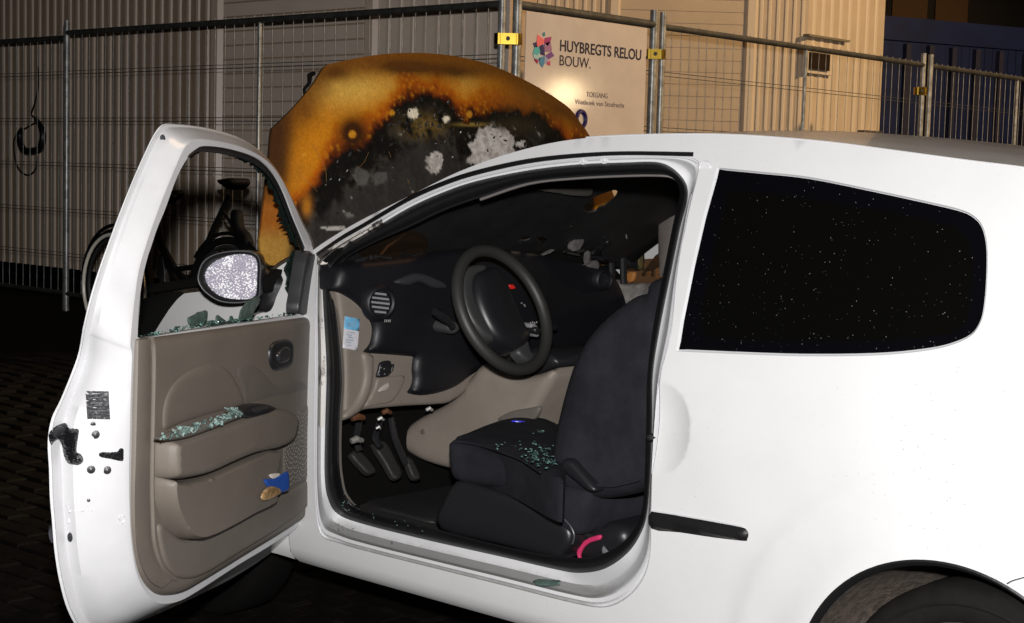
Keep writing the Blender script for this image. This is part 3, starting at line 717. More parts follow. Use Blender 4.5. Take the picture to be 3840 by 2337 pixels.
# melted hose/cable stub on the bonnet's upper corner
q = hood_hit(*c2([(470, 262)])[0]); P = HB0+Y_*q[0]+HTILT*q[1]+HN*.01
MB().tube([P, P+Vector((.01, -.025, -.008)), P+Vector((.015, -.03, -.03)), P+Vector((.01, -.045, -.05)), P+Vector((.02, -.05, -.075))], [.006, .008, .006, .005, .003], 6).build('melted_rubber', VOID, hood)
for pts in ([(430,700),(470,770),(505,850),(510,920)], [(760,745),(735,800),(700,838)], [(370,890),(410,930),(456,978)], [(880,740),(893,775)], [(990,900),(1010,960)]):
    MB().tube([HB0+Y_*u+HTILT*v+HN*(hcrown(u, v)+.001) for u, v in [hood_hit(*q) for q in crom(c2(pts), 5)]], .0005, 4).build('scratch', mat('scratch_line', (.22, .12, .04), rough=.5), hood)
# wing (front fender)
fo_px = crom([(500,1290),(512,1262),(560,1190),(604,1125),(640,1105),(720,1090),(830,1080),(930,1068),(1000,1030),(1060,985),(1110,965),(1150,985)], 4)
fo2 = [sxz(*p) for p in fo_px]+[(1.0835, .9), (1.0835, .27), (.98, .27)]
fwx = WX-2.42
a1 = math.asin((.27-WZ)/.34) if abs(.27-WZ) < .34 else 0
for i in range(25):
    a = a1+(math.pi-2*a1)*i/24; fo2.append((fwx+.34*math.cos(a), WZ+.34*math.sin(a)))
fo2 += [(.30, .30), (.26, .55), (.33, .72)]
g2, gt, gd = cdt(fo2, [], .03)
fv = [(x, side_y(x, z)+.0-.012*math.exp(-((math.hypot(x-fwx, z-WZ)-.34)/.05)**2), z) for x, z in g2]
mk('front_wing', fv, orient(fv, gt, -Y_), mat('scorched_wing_paint', (.66, .66, .65), rough=.4, noise_amt=.35, noise_scale=7, col2=(.42, .32, .18), contrast=(.60, .85)), car)
# burnt edge along the wing's top and the burnt-out front
eb = [side_hit(p[0], p[1], .001) for p in fo_px[8:40]]
MB().tube(eb, .007, 6).build('burnt_wing_edge', mat('burnt_edge', (.05, .035, .02), rough=.7, noise_amt=.6, noise_scale=30), car)
ebv = MB(); ebv.box((.62, YC, .58), (.60, 0, 0), (0, 1.36, 0), (0, 0, .50)); ebv.build('engine_bay', VOID, car, False)
slab('headlamp_remains', crom([(478,1330),(480,1180),(520,1130),(600,1100),(640,1100),(612,1125),(560,1195),(510,1275),(505,1330)], 3, True), VOID, car, planeY(.03), er=.02, h=.01, back=.25, step=.03)
MB().tube([at(560,1085,y=.3), at(700,1065,y=.35), at(850,1045,y=.45), at(960,1010,y=.5)], .016, 8).build('charred_cowl_edge', VOID, car)
slab('cowl', [(980,1050),(1180,950),(1500,900),(2300,1000),(2350,1060),(1500,1010),(1000,1100)], VOID, car, planeX(.98), er=.02, h=.005, back=.1, step=.05)
# windscreen: sooted sheet with holes burnt through
def wsplane():
    p0 = Vector((1.03, YC, 1.045)); up = Vector((.60, 0, .335)).normalized(); n = Vector((up.z, 0, -up.x)); return (p0, Y_, up, -n if n.x < 0 else n)
wsp = wsplane()
WSP = wsp

# ================================================================= CABIN
wo, wu, wv, wn = WSP
def ws_loc(px, py): w = onplane(px, py, wo, wn)-wo; return (w.dot(wu), w.dot(wv))
ws_out = [(-.70, -.02), (.70, -.02), (.68, .10), (.56, .62), (.30, .70), (-.20, .70), (-.50, .60), (-.66, .12)]
H2 = crom(b5([(470,445),(500,405),(540,395),(552,360),(620,330),(700,298),(760,283),(795,300),(780,340),(740,380),(690,420),(660,438),(625,445),(600,472),(550,492),(500,490)]), 2, True)
H3 = b5([(330,622),(360,608),(392,605),(372,627)])
H4 = c6([(1250,556),(1290,536),(1336,532),(1322,550),(1290,559)])
H5 = c6([(1350,541),(1400,535),(1428,552),(1400,590),(1385,570)])
H1 = crom(c6([(300,620),(440,560),(580,500),(650,500),(700,530),(718,575),(705,620),(640,650),(500,668),(380,668)]), 3, True)
wh = [[ws_loc(*p) for p in h] for h in (H1, H2, H3, H4, H5)]
wh = [h for h in wh]
v, f = pillow('w', ws_out, SOOTG, car, WSP, er=.004, h=.001, back=.005, step=.035, holes=wh, local=True)
wind = mk('windscreen', v, f, SOOTG, car)
PT = bpy.data.materials.new('smoked_patch'); PT.use_nodes = True; t = PT.node_tree; b = t.nodes['Principled BSDF']; b.inputs['Base Color'].default_value = (.03, .02, .012, 1); b.inputs['Roughness'].default_value = .4
tr_ = t.nodes.new('ShaderNodeBsdfTransparent'); tr_.inputs[0].default_value = (.9, .62, .4, 1); ms = t.nodes.new('ShaderNodeMixShader'); ms.inputs[0].default_value = .58
t.links.new(tr_.outputs[0], ms.inputs[1]); t.links.new(b.outputs[0], ms.inputs[2]); t.links.new(ms.outputs[0], t.nodes['Material Output'].inputs[0])
v, f = pillow('w', wh[0], PT, car, WSP, er=.004, h=.001, back=.003, step=.04, local=True); mk('smoked_patch', v, f, PT, wind)
# pillars of the windscreen, seen from inside
def bar(name, pts, r, m, parent=car, n=8): return MB().tube(pts, r, n).build(name, m, parent)
bar('windscreen_pillar', [Vector((p.x-.02, p.y+.045, p.z-.03)) for p in ditch3 if p.x < 1.75], .030, VOID)
farp = [Vector((p.x-.02, 2*YC-p.y-.045, p.z-.03)) for p in ditch3 if p.x < 2.2]
bar('windscreen_pillar', farp, .030, VOID)
bar('pillar_highlight', [at(*p, y=1.44) for p in b5([(585,722),(760,610),(900,520),(1010,470)])], .0030, mat('highlight_tone', (.16, .12, .10), rough=.35), car, 6)  # pale tubes here and below draw highlight lines on the far pillar
bar('pillar_highlight', [at(*p, y=1.42) for p in b5([(1060,445),(1140,395),(1225,348)])], .0050, ALU, car, 6)
bar('header_rail', [Vector((1.62-.10*(1-((y-YC)/.6)**2), y, 1.335+.03*(1-((y-YC)/.6)**2))) for y in np.linspace(.26, 1.40, 12)], .022, HEADL, car)
slab('sun_visor', c6([(1340,250),(1690,232),(1697,255),(1685,292),(1560,285),(1420,262)]), mat('visor_grey', (.075, .07, .06), rough=.8), car, (Vector((1.62, .9, 1.36)), Y_, Vector((.6, 0, .35)).normalized(), Vector((.35, 0, -.6)).normalized()), er=.008, h=.006, back=.01, step=.03)
# melted trim hanging from the header
for pts, r in ((b5([(600,575),(560,560),(480,585),(400,640),(250,690),(120,690)]), .010), (b5([(640,450),(700,470),(820,420),(950,350),(1030,310)]), .012), (b5([(840,300),(838,350),(840,400)]), .003), (b5([(960,345),(985,340),(965,370),(962,395)]), .003), (b5([(865,610),(868,680),(876,740)]), .0025)):
    bar('melted_trim', crom([at(*p, y=1.30) for p in pts], 3), r, BLK if r > .005 else ASH, car, 6)
rngm = random.Random(17)
GLO = mat('melted_gloss', (.008, .008, .008), rough=.22)
for k in range(16):
    a, b_ = rngm.uniform(80, 620), rngm.uniform(560, 1010); pts = [(a, b_)]
    for j in range(4): pts.append((pts[-1][0]+rngm.uniform(10, 55), pts[-1][1]-rngm.uniform(-22, 38)))
    dpt = rngm.uniform(1.22, 1.34)
    bar('melted_trim', crom([at(*q, y=dpt) for q in b5(pts)], 3), [rngm.uniform(.002, .009) for _ in range(13)], rngm.choice([GLO, GLO, BLK, SOOTG]), car, 6)
# dashboard
dash = slab('dashboard', crom([(1243,1075),(1256,1020),(1290,992),(1420,978),(1560,962),(1700,938),(1900,935),(2050,962),(2200,992),(2270,1012),(2310,1060),(2335,1120),(2345,1180),(2330,1232),(2250,1272),(2150,1312),(2060,1344),(1990,1372),(1900,1360)], 3)+crom([(1880,1340),(1770,1400),(1700,1450),(1630,1476),(1570,1484),(1520,1474)], 4)+crom([(1522,1470),(1536,1450),(1543,1420),(1540,1385),(1545,1340)], 3)+crom([(1543,1338),(1460,1331),(1375,1325),(1357,1319)], 3)+crom([(1360,1316),(1382,1288),(1391,1245),(1386,1210),(1360,1170),(1330,1137),(1290,1110),(1243,1086)], 3), DASH, car, planeX(1.16), er=.025, h=.022, back=.12, bulge=.012, step=.022)
slab('lower_dash', crom([(1245,1080),(1256,1110),(1268,1200),(1280,1290),(1284,1400),(1283,1500),(1281,1575)], 3)+crom([(1282,1577),(1315,1566),(1352,1540),(1400,1532),(1520,1522),(1600,1518),(1674,1513)], 3)+crom([(1676,1510),(1722,1483),(1782,1420),(1832,1368),(1860,1330)], 3)+[(1840,1200),(1500,1100)], BEIL, car, planeX(1.15), er=.012, h=.012, back=.10, step=.02)
# raised rib and fuse cover on the lower dash
slab('dash_rib', crom([(1352,1326),(1360,1400),(1352,1450),(1330,1500),(1288,1548),(1284,1572),(1316,1562),(1352,1535),(1380,1480),(1394,1420),(1396,1365),(1392,1328)], 3, True), BEIL, dash, planeX(1.160), er=.014, h=.013, back=.03, step=.012)
slab('fuse_cover', crom(b4([(500,1080),(640,1062),(725,1060),(722,1110),(690,1190),(640,1260),(590,1295),(500,1310),(380,1330),(430,1240),(470,1160)]), 3, True), BEIL, dash, planeX(1.162), er=.006, h=.005, back=.02, step=.012)
slab('finger_grip', crom(b4([(505,1190),(540,1150),(595,1120),(598,1155),(570,1190),(520,1200)]), 3, True), mat('beige_light', (.30, .27, .24), rough=.5), dash, planeX(1.168), er=.006, h=.004, back=.01, step=.006)
slab('switch_panel', crom(b4([(520,945),(606,930),(610,985),(600,1040),(575,1066),(488,1074),(500,1010)]), 3, True), BLK, dash, planeX(1.164), er=.004, h=.006, back=.02, step=.01)
slab('switch', b4([(622,962),(642,958),(630,1010),(608,1048),(612,1005)]), BLK, dash, planeX(1.164), er=.003, h=.004, back=.02, step=.008)
for q in b4([(512,1052), (560,1045), (530,990), (556,1000)]):
    MB().box(at(*q, x=1.1715), (.001, 0, 0), (0, .004, 0), (0, 0, .003)).build('switch_symbol', GREYM, dash, False)
# round vents
def vent(q, R, slats):
    c = at(*q, x=1.205); nrm = Vector((.97, -.24, 0)).normalized(); tt = Vector((.24, .97, 0)).normalized(); mbv = MB()
    def rg(r, d): return [c+(tt*math.cos(a)+Z_*math.sin(a))*r+nrm*d for a in [2*math.pi*k/28 for k in range(28)]]
    v, f = loft([rg(R*1.55, -.012), rg(R*1.35, .006), rg(R*1.15, .010), rg(R, .006), rg(R*.98, -.006), rg(.001, -.008)]); vo = mk('air_vent', v, f, DASH, car)
    if slats:
        for k in range(-2, 3):
            L_ = math.sqrt(max(.05, 1-(k/2.6)**2))*R*.82
            tilt = Z_*math.cos(.12)+tt*math.sin(.12)
            MB().box(c+Z_*k*R*.36+nrm*.002, tt*2*L_-Z_*L_*.25, Z_*R*.16, nrm*.003).build('vent_slat', GREYM, vo, False)
    return vo
vent(b4([(520, 430)])[0], .034, True); vent(b5([(655, 1125)])[0], .024, False)
# sooted debris along the dash top
rngd = random.Random(5)
for k, (a, b_) in enumerate([(1320,990),(1380,985),(1440,975),(1500,985),(1560,970),(1600,960),(1640,965),(1980,985),(2040,1000),(2090,1005),(2140,1010),(2190,1000),(2230,1000),(2240,980),(2200,965),(2160,950)]):
    c = at(a, b_, x=1.13+.012*(k % 4)); mbx = MB()
    for j in range(3):
        d = Vector((rngd.uniform(-.3, .3), 1, rngd.uniform(-.25, .2))).normalized(); L_ = rngd.uniform(.03, .075); w_ = Vector((rngd.uniform(-.2, .5), 0, 1)).normalized()*rngd.uniform(.004, .010)
        p = c+Vector((0, rngd.uniform(-.04, .04), rngd.uniform(-.004, .012)))
        mbx.box(p, d*L_, w_, d.cross(w_).normalized()*.003)
    mbx.build('charred_trim_scrap', rngd.choice([BLK, SOOTG, ASH if k > 9 else SOOTG, BLK]), dash, False)
for px_ in (crom(b5([(360,1060),(400,1020),(470,1000),(540,960),(600,940),(612,1000),(590,1050),(480,1062)]), 2, True), crom(b5([(350,790),(380,740),(440,712),(468,725),(465,780),(430,840),(380,860),(345,830)]), 2, True), b5([(500,870),(528,850),(530,960),(505,985),(492,940)]), b5([(85,890),(180,835),(205,845),(150,880),(95,897)])):
    slab('ash_patch', px_, ASH, dash, planeX(1.17), er=.006, h=.006, back=.01, step=.01)
slab('charred_cowl_panel', crom(c6([(1310,655),(1500,675),(1700,700),(1750,650),(1690,560),(1560,500),(1400,600),(1300,580),(1180,600),(1200,640)]), 2, True), VOID, dash, planeX(1.10), er=.01, h=.01, back=.05, step=.03)
bar('wiper_arm', [at(*p, x=1.0) for p in c6([(425,660),(480,590),(590,515)])], .004, mat('wiper_grey', (.20, .17, .15), rough=.5), car, 6)
# sticker on the dash end
stl = slab('warning_sticker', b4([(216,545),(345,570),(324,845),(197,818)]), STLP, car, planeX(1.1635), er=.001, h=.0006, back=.001, step=.02)
slab('sticker_heading', b4([(217,546),(344,571),(337,675),(208,652)]), STLB, stl, planeX(1.1642), er=.001, h=.0005, back=.0004, step=.02)
for (a, b_, c_, d_) in ((255,680,300,688),(230,700,275,708),(240,722,285,728),(225,745,290,752),(228,765,270,772),(240,790,270,797),(235,600,320,612),(240,622,305,634),(295,576,315,580)):
    q = b4([(a, b_), (c_, d_), (c_, d_+7), (a, b_+7)])
    slab('sticker_print', q, mat('sticker_grey', (.20, .26, .32), rough=.5), stl, planeX(1.1650), er=.0003, h=.0002, back=.0003, step=.01)
# steering wheel
WC = Vector((1.472, .42, .961)); WN = Vector((math.cos(.452)*math.cos(.061), math.cos(.452)*math.sin(.061), math.sin(.452)))
WT = ZZ.cross(WN).normalized(); WB = WN.cross(WT)
def wp(r, a, d=0): return WC+(WT*math.cos(a)+WB*math.sin(a))*r+WN*d
sw = mk('steering_wheel', *(lambda m: (m.v, m.f))(MB().tube([wp(.171, 2*math.pi*k/64) for k in range(64)], .0165, 12, True)), WHL, car)
hubp = (WC-WN*.022, WT, WB, WN)
slab('airbag_cover', crom(b4([(1330,195),(1420,140),(1500,130),(1585,225),(1660,410),(1740,600),(1800,710),(1770,790),(1700,835),(1560,790),(1460,690),(1370,510),(1322,340)]), 4, True), mat('hub_plastic', (.009, .009, .0105), rough=.4), sw, hubp, er=.03, h=.022, back=.05, bulge=.008, step=.010)
slab('spoke', crom(b4([(1225,200),(1290,115),(1410,105),(1425,150),(1335,205),(1312,300),(1330,420),(1400,560),(1480,690),(1500,765),(1400,720),(1280,560),(1215,350)]), 3, True), mat('spoke_grey', (.030, .030, .030), rough=.5), sw, (WC-WN*.026, WT, WB, WN), er=.012, h=.012, back=.02, step=.010)
slab('spoke', crom(b4([(1690,840),(1765,770),(1790,765),(1805,850),(1850,900),(1790,950),(1720,900)]), 3, True), mat('spoke_grey', (.030, .030, .030), rough=.5), sw, (WC-WN*.020, WT, WB, WN), er=.010, h=.012, back=.02, step=.010)
MB().tube([WC-WN*.05, WC-WN*.09, WC-WN*.14], [.03, .026, .022], 16).build('steering_column', VOID, sw)
# cowl over the column with stalks
for pts, r, m in ((b4([(990,505),(1030,525),(1075,560),(1120,600),(1150,640)]), [.010, .014, .013, .009, .009], BLK), (b4([(2030,640),(1990,650),(1950,660)]), [.012, .010, .010], DASH)):
    MB().tube([at(*p, x=1.30+.0*i) for i, p in enumerate(pts)], r, 10).build('column_stalk', m, sw)
slab('stalk_boot', crom(b4([(1085,650),(1120,585),(1180,600),(1196,640),(1170,685),(1125,698)]), 3, True), mat('boot_grey', (.035, .035, .036), rough=.6), sw, planeX(1.24), er=.02, h=.02, back=.05, step=.012)
slab('red_button', b4([(1628,275),(1675,270),(1697,308),(1648,310)]), REDM, dash, planeX(1.215), er=.003, h=.003, back=.01, step=.01)
for q in b4([(1640,432),(1655,425),(1768,445),(1775,458),(1745,432)]):
    MB().box(at(*q, x=1.21), (.002, 0, 0), (0, .0045, 0), (0, 0, .0035)).build('dial_mark', ALU, dash, False)
slab('ignition_collar', crom(b4([(1815,620),(1850,605),(1880,640),(1895,690),(1880,725),(1845,715),(1825,670)]), 3, True), GREYM, sw, planeX(1.32), er=.006, h=.006, back=.03, step=.008)
slab('ignition_lock', crom(b4([(1840,645),(1885,640),(1905,690),(1875,705),(1845,690)]), 3, True), BLK, sw, planeX(1.33), er=.006, h=.010, back=.03, step=.008)
for k in range(4): MB().box(at(*b4([(1822+18*k, 603-6*(k % 2))])[0], x=1.33), (.002, 0, 0), (0, .003, 0), (0, 0, .005)).build('dial_mark', ALU, dash, False)
for k in range(4): MB().box(at(*b4([(562+15*k, 585)])[0], x=1.205), (.002, 0, 0), (0, .0018, 0), (0, 0, .007)).build('dial_mark', ALU, dash, False)
# instrument binnacle hint on the dash left
slab('binnacle_visor', crom(b4([(640,250),(760,190),(850,170),(960,200),(1060,250),(1100,300),(980,300),(860,250),(760,280)]), 3, True), mat('binnacle_dark', (.022, .022, .026), rough=.5), dash, planeX(1.19), er=.012, h=.010, back=.03, step=.012)
# centre console
cons = slab('centre_console', crom(b1([(1010,25),(1120,60),(1230,92),(1330,80),(1440,45),(1438,80),(1425,120),(1370,220),(1290,345),(1200,500),(1100,640)]), 3)+crom(b1([(1090,650),(950,640),(830,618),(700,580),(620,540),(568,500),(553,452),(572,402),(640,340),(740,285),(820,240),(905,160)]), 3), BEIC, car, planeY(.64), er=.03, h=.028, back=.30, step=.02)
slab('console_tray', crom(b1([(1100,-40),(1300,-60),(1405,-30),(1436,30),(1330,72),(1230,85),(1130,60)]), 3, True), BLK, cons, planeY(.655), er=.02, h=.01, back=.2, step=.02)
slab('console_recess', crom(b1([(1090,345),(1120,315),(1180,290),(1260,275),(1330,270),(1290,345),(1200,352)]), 3, True), BEID, cons, planeY(.611), er=.01, h=.003, back=.01, step=.02)
slab('console_plug', crom([(b1([(662,410)])[0][0]+9*math.cos(a), b1([(662,410)])[0][1]+10*math.sin(a)) for a in [k*.785 for k in range(8)]], 2, True), BEID, cons, planeY(.611), er=.003, h=.002, back=.01, step=.006)
slab('glovebox', crom(c6([(1460,1180),(1700,1090),(1800,1050),(1790,1080),(1700,1210),(1580,1360),(1490,1350),(1445,1250)]), 2, True), BEI, car, planeX(1.12), er=.02, h=.015, back=.05, step=.03)
slab('glovebox_latch', crom(c6([(1545,1240),(1590,1200),(1615,1195),(1600,1220),(1560,1250)]), 2, True), BEID, car, planeX(1.14), er=.006, h=.004, back=.01, step=.01)
slab('tunnel_trim', crom(b1([(1430,95),(1520,92),(1515,160),(1470,240),(1445,320),(1400,310),(1375,240)]), 2, True), BEID, car, planeY(.86), er=.01, h=.008, back=.04, step=.02)
# footwell
MB().box((.88, YC, .62), (.05, 0, 0), (0, 1.4, 0), (0, 0, .75)).build('bulkhead', VOID, car, False)
slab('footwell_carpet', [(1290,1600),(1700,1560),(2000,1700),(2200,2000),(2000,2080),(1400,1930),(1290,1860)], FLOORM, car, planeZ(.335), er=.01, h=.004, back=.01, step=.05)
slab('floor_mat', crom([(1330,1780),(1500,1750),(1690,1800),(1700,1900),(1640,1960),(1500,1930),(1380,1890)], 3, True), RUBG, car, planeZ(.340), er=.01, h=.006, back=.004, step=.03)
for k in range(7): MB().tube([at(1380+k*34+j*22, 1852+k*10+14*j, z=.349) for j in range(5)], .0012, 5).build('mat_rib', RUBG, car)
PED = mat('pedal_rubber', (.014, .013, .012), rough=.6, bump=.3, bump_scale=150)
def pedal(top, q, wdt, py_=.42):
    arm = [at(*p, y=py_) for p in top]; a = MB().tube(crom(arm, 3), .011, 8).build('pedal', BLK, car)
    slab('pedal_pad', crom(q, 2, True), PED, a, (at(*q[0], y=py_), Y_, Vector((-.5, 0, .86)), Vector((.86, 0, .5))), er=.006, h=.008, back=.012, step=.01)
pedal(b1([(300,320),(290,400),(280,450),(300,520)]), b1([(245,540),(300,520),(385,625),(388,648),(350,655),(310,620)]), .03, .33)
pedal(b1([(420,330),(400,400),(390,450),(420,500)]), b1([(375,480),(440,465),(500,570),(540,650),(530,680),(490,678),(440,590)]), .03, .42)
pedal(b1([(480,330),(500,440),(540,540),(570,600)]), b1([(560,560),(590,560),(640,660),(648,680),(610,680),(585,640)]), .02, .50)
for q, m, s in ((b1([(290,325)])[0], ORG, .022), (b1([(455,295)])[0], ORG, .016), (b1([(421,335)])[0], ALU, .011), (b1([(698,280)])[0], ALU, .012), (b1([(408,385)])[0], ALU, .008), (b1([(285,455)])[0], mat('dull_alu', (.16, .15, .14), rough=.5), .02)):
    c = at(*q, x=1.13); MB().tube([c+Vector((0, -s, -.002)), c+Vector((.004, -s*.2, .003)), c+Vector((0, s, -.004))], [s*.42, s*.5, s*.36], 8).build('pedal_bracket', m, car)
# driver's seat
seat = slab('driver_seat', crom([(2460,1050),(2440,1096),(2390,1112),(2330,1152),(2270,1205),(2215,1272),(2172,1352),(2140,1450),(2112,1560),(2092,1650),(2085,1720),(2098,1790),(2150,1850),(2260,1870),(2420,1840),(2560,1750),(2700,1200),(2620,1040)], 4, True), FAB, car, planeY(.245), er=.07, h=.05, back=.44, step=.022)
slab('seat_cushion', crom([(1700,1652),(1694,1690),(1700,1760),(1722,1800),(1800,1818),(1900,1835),(2000,1880),(2080,1950),(2140,2000),(2200,1995),(2230,1900),(2225,1830),(2150,1815),(2080,1800),(1990,1755),(1900,1712),(1800,1675),(1745,1656)], 3, True), FAB, seat, planeY(.225), er=.035, h=.028, back=.44, step=.016)
slab('cushion_top', crom([(1704,1658),(1740,1640),(1840,1600),(1940,1584),(2070,1592),(2110,1640),(2120,1800),(2080,1806),(1990,1762),(1900,1718),(1800,1682)], 3, True), FAB, seat, planeZ(.617), er=.05, h=.02, back=.09, bulge=.006, step=.02)
slab('seat_base', crom(b1([(860,690),(1000,715),(1180,770),(1330,830),(1440,890),(1500,940),(1522,1000),(1510,1060),(1460,1120),(1430,1130),(1100,1050),(760,960),(780,820)]), 3, True), BLK, seat, planeY(.215), er=.02, h=.015, back=.35, step=.02)
MB().tube(crom([side_hit(*p, .185) for p in b1([(1470,910),(1505,950),(1525,1000),(1515,1050)])], 4), .0022, 6).build('base_edge', mat('base_edge_grey', (.05, .05, .055), rough=.4), seat)
slab('recline_lever', crom(b1([(1462,580),(1480,562),(1520,568),(1560,610),(1630,690),(1662,735),(1650,752),(1610,745),(1540,690),(1470,630)]), 3, True), BLK, seat, planeY(.185), er=.012, h=.014, back=.035, step=.012)
MB().tube(crom([at(*p, y=.189) for p in b1([(1640,712),(1740,718),(1830,700),(1900,680)])], 4), .0035, 6).build('seat_seam', FAB, seat)
MB().tube(crom([at(*p, z=.637) for p in b1([(845,465),(900,470),(1000,490),(1120,530),(1220,570),(1330,640)])], 4), .003, 6).build('seat_seam', FAB, seat)
# passenger seat back, rear cabin darkness, far door
slab('passenger_seat', [(2480,1180),(2700,1150),(2800,1300),(2700,1700),(2500,1500)], FAB, car, planeY(1.02), er=.06, h=.04, back=.4, step=.06)
MB().box((2.75, YC, .70), (.05, 0, 0), (0, 1.20, 0), (0, 0, .9)).build('rear_seat', FAB, car, False)
slab('far_door_trim', crom(c6([(1700,760),(1830,800),(1900,812),(2080,810),(2120,900),(2050,1200),(1900,1500),(1700,1300)]), 2, True), mat('far_trim_grey', (.25, .24, .22), rough=.6, noise_amt=.4, noise_scale=14, col2=(.10, .09, .085)), car, planeY(1.52), er=.02, h=.02, back=.05, step=.04)
slab('far_pillar_trim', crom(T(.28, 2350, 480, [(440,1000),(500,900),(600,800),(690,745),(720,800),(700,1000),(640,1300),(560,1700),(480,1950),(440,1950),(425,1400)]), 2, True), mat('pillar_beige_dim', (.085, .072, .065), rough=.8), car, planeY(1.40), er=.02, h=.01, back=.05, step=.04)
for q in (b5([(730,690),(735,1100),(720,1180)]), b5([(835,640),(845,1100),(850,1160)])):
    bar('far_window_post', [at(*p, y=1.50) for p in q], .012, BLK)
# far mirror and the passenger window behind it
fm = slab('far_mirror', crom(b5([(850,800),(900,740),(1000,700),(1100,690),(1170,670),(1190,800),(1200,960),(1190,1000),(1080,1045),(960,1040),(880,1010),(850,920)]), 3, True), HOUS, car, planeX(1.02), er=.03, h=.02, back=.10, step=.02)
slab('far_mirror_glass', crom(b5([(985,880),(1010,790),(1060,715),(1140,700),(1170,760),(1185,900),(1190,1000),(1080,1028),(1000,1022)]), 3, True), mat('far_mirror_reflection', (.11, .085, .03), rough=.35, noise_amt=.6, noise_scale=20, col2=(.03, .03, .015)), fm, planeX(1.042), er=.008, h=.003, back=.01, step=.015)
slab('mirror_card', b5([(1055,890),(1100,860),(1150,830),(1195,960),(1190,975),(1110,945),(1065,918)]), mat('dull_pink', (.16, .11, .09), rough=.6), fm, planeX(1.048), er=.003, h=.002, back=.003, step=.015)
slab('far_window_glass', crom(b5([(835,620),(1180,430),(1370,330),(1300,1170),(870,1165),(840,900)]), 1, True), PT, car, planeY(1.60), er=.01, h=.002, back=.004, step=.05)
slab('orange_reflector', crom(b5([(872,1075),(900,1050),(945,1052),(950,1090),(930,1140),(880,1145)]), 3, True), mat('dull_orange', (.30, .12, .03), rough=.5), car, planeY(1.585), er=.01, h=.004, back=.01, step=.015)
# loose glass crumbs (uncountable) : seat, armrest, sill
crumbs = MB(); rngc = random.Random(21)
def crumb(c, s):
    vv = []
    for k in range(5): a = 2*math.pi*k/5+rngc.uniform(-.3, .3); vv.append(c+Vector((math.cos(a)*s*rngc.uniform(.6, 1), math.sin(a)*s*rngc.uniform(.6, 1), s*rngc.uniform(0, .35))))
    top = c+Vector((rngc.uniform(-.3, .3)*s, rngc.uniform(-.3, .3)*s, s*.7))
    crumbs.add(vv+[top], [(k, (k+1) % 5, 5) for k in range(5)])
for q, n, s in (((1330,545,110,70), 90, .006), ((1150,490,90,30), 10, .005), ((1320,410,30,14), 6, .006)):
    for k in range(n):
        a, b_ = rngc.gauss(q[0], q[2]*.5), rngc.gauss(q[1], q[3]*.5)
        if a > 1420: a = 1420-rngc.uniform(0, 60)
        p = at(*b1([(a, b_)])[0], z=.645); crumb(p, s*rngc.uniform(.5, 1.4))
for k in range(60):
    s_ = rngc.uniform(28*5, 30.5*5); i = int(s_); q = lerp2(A1[i % NA], A2[i % NA], rngc.uniform(.5, 1.05)) if k % 2 else lerp2(A0[i % NA], A1[i % NA], rngc.uniform(.1, .7))
    p = side_hit(*q, .02 if not k % 2 else .045); crumb(p, rngc.uniform(.0015, .004))
o = crumbs.build('glass_crumbs', SHARDB, None, False); o['kind'] = 'stuff'; tag(o, 'crumbs of shattered green window glass on the seat and sill', 'glass crumbs')
# big shard on the sill
sh = slab('glass_shard', [side for side in b1([(1288,1262),(1320,1250),(1445,1256),(1443,1275),(1410,1285),(1330,1288),(1300,1278)])], SHARD, None, (side_hit(*b1([(1370,1270)])[0], .012), X_, Vector((0, .75, .66)), Vector((0, -.66, .75))), er=.003, h=.003, back=.002, step=.012)
tag(sh, 'flat green shard of window glass lying on the white door sill', 'glass shard')
# things behind / on the seat
bagp = planeY(.30)
bag = slab('bag', crom(b1([(1560,1010),(1640,950),(1760,920),(1850,960),(1860,1060),(1760,1130),(1620,1140),(1550,1100)]), 3, True), BLK, None, bagp, er=.03, h=.03, back=.12, step=.02)
tag(bag, 'black bag with a pink strap on the floor behind the seat', 'bag')
slab('strap', crom(b1([(1675,998),(1674,1024),(1620,1040),(1580,1070),(1560,1110),(1566,1130),(1605,1138),(1560,1142),(1542,1110),(1548,1075),(1590,1025),(1640,1004)]), 2, True), PINK, bag, planeY(.26), er=.003, h=.003, back=.004, step=.01)
slab('grey_flap', b1([(1690,1060),(1730,1110),(1700,1130),(1680,1085)]), mat('flap_grey', (.12, .12, .125), rough=.6), bag, planeY(.262), er=.002, h=.002, back=.003, step=.01)
wr = slab('wrapper', crom(b1([(1165,350),(1190,344),(1245,352),(1240,362),(1190,360)]), 2, True), BLUEW, None, (at(*b1([(1200,355)])[0], z=.64), R0, Z_, -hd), er=.003, h=.004, back=.006, step=.008)
tag(wr, 'small shiny blue wrapper on the far edge of the driver seat', 'wrapper')

# ================================================================= OPEN DOOR
TH = rad(60); HINGE = Vector((1.12, .03, 0))
DU = Vector((math.cos(TH), -math.sin(TH), 0)); DN = Vector((math.sin(TH), math.cos(TH), 0))   # along the door, towards the cabin side
def dpl(w): return (HINGE+DN*w, DU, Z_, -DN.cross(ZZ).cross(ZZ) if False else DN)
# local frame is right-handed as (-DU, Z, DN)
def dplane(w): return (HINGE+DN*w, -DU, Z_, DN)
assert abs((-DU).cross(Z_).dot(DN)-1) < 1e-4 or abs((-DU).cross(Z_).dot(DN)+1) < 1e-4
SG = (-DU).cross(Z_).dot(DN)
def dplane(w): return (HINGE+DN*w, -DU if SG > 0 else DU, Z_, DN)
def dh(p, w): return onplane(p[0], p[1], HINGE+DN*w, DN)
TK = .135
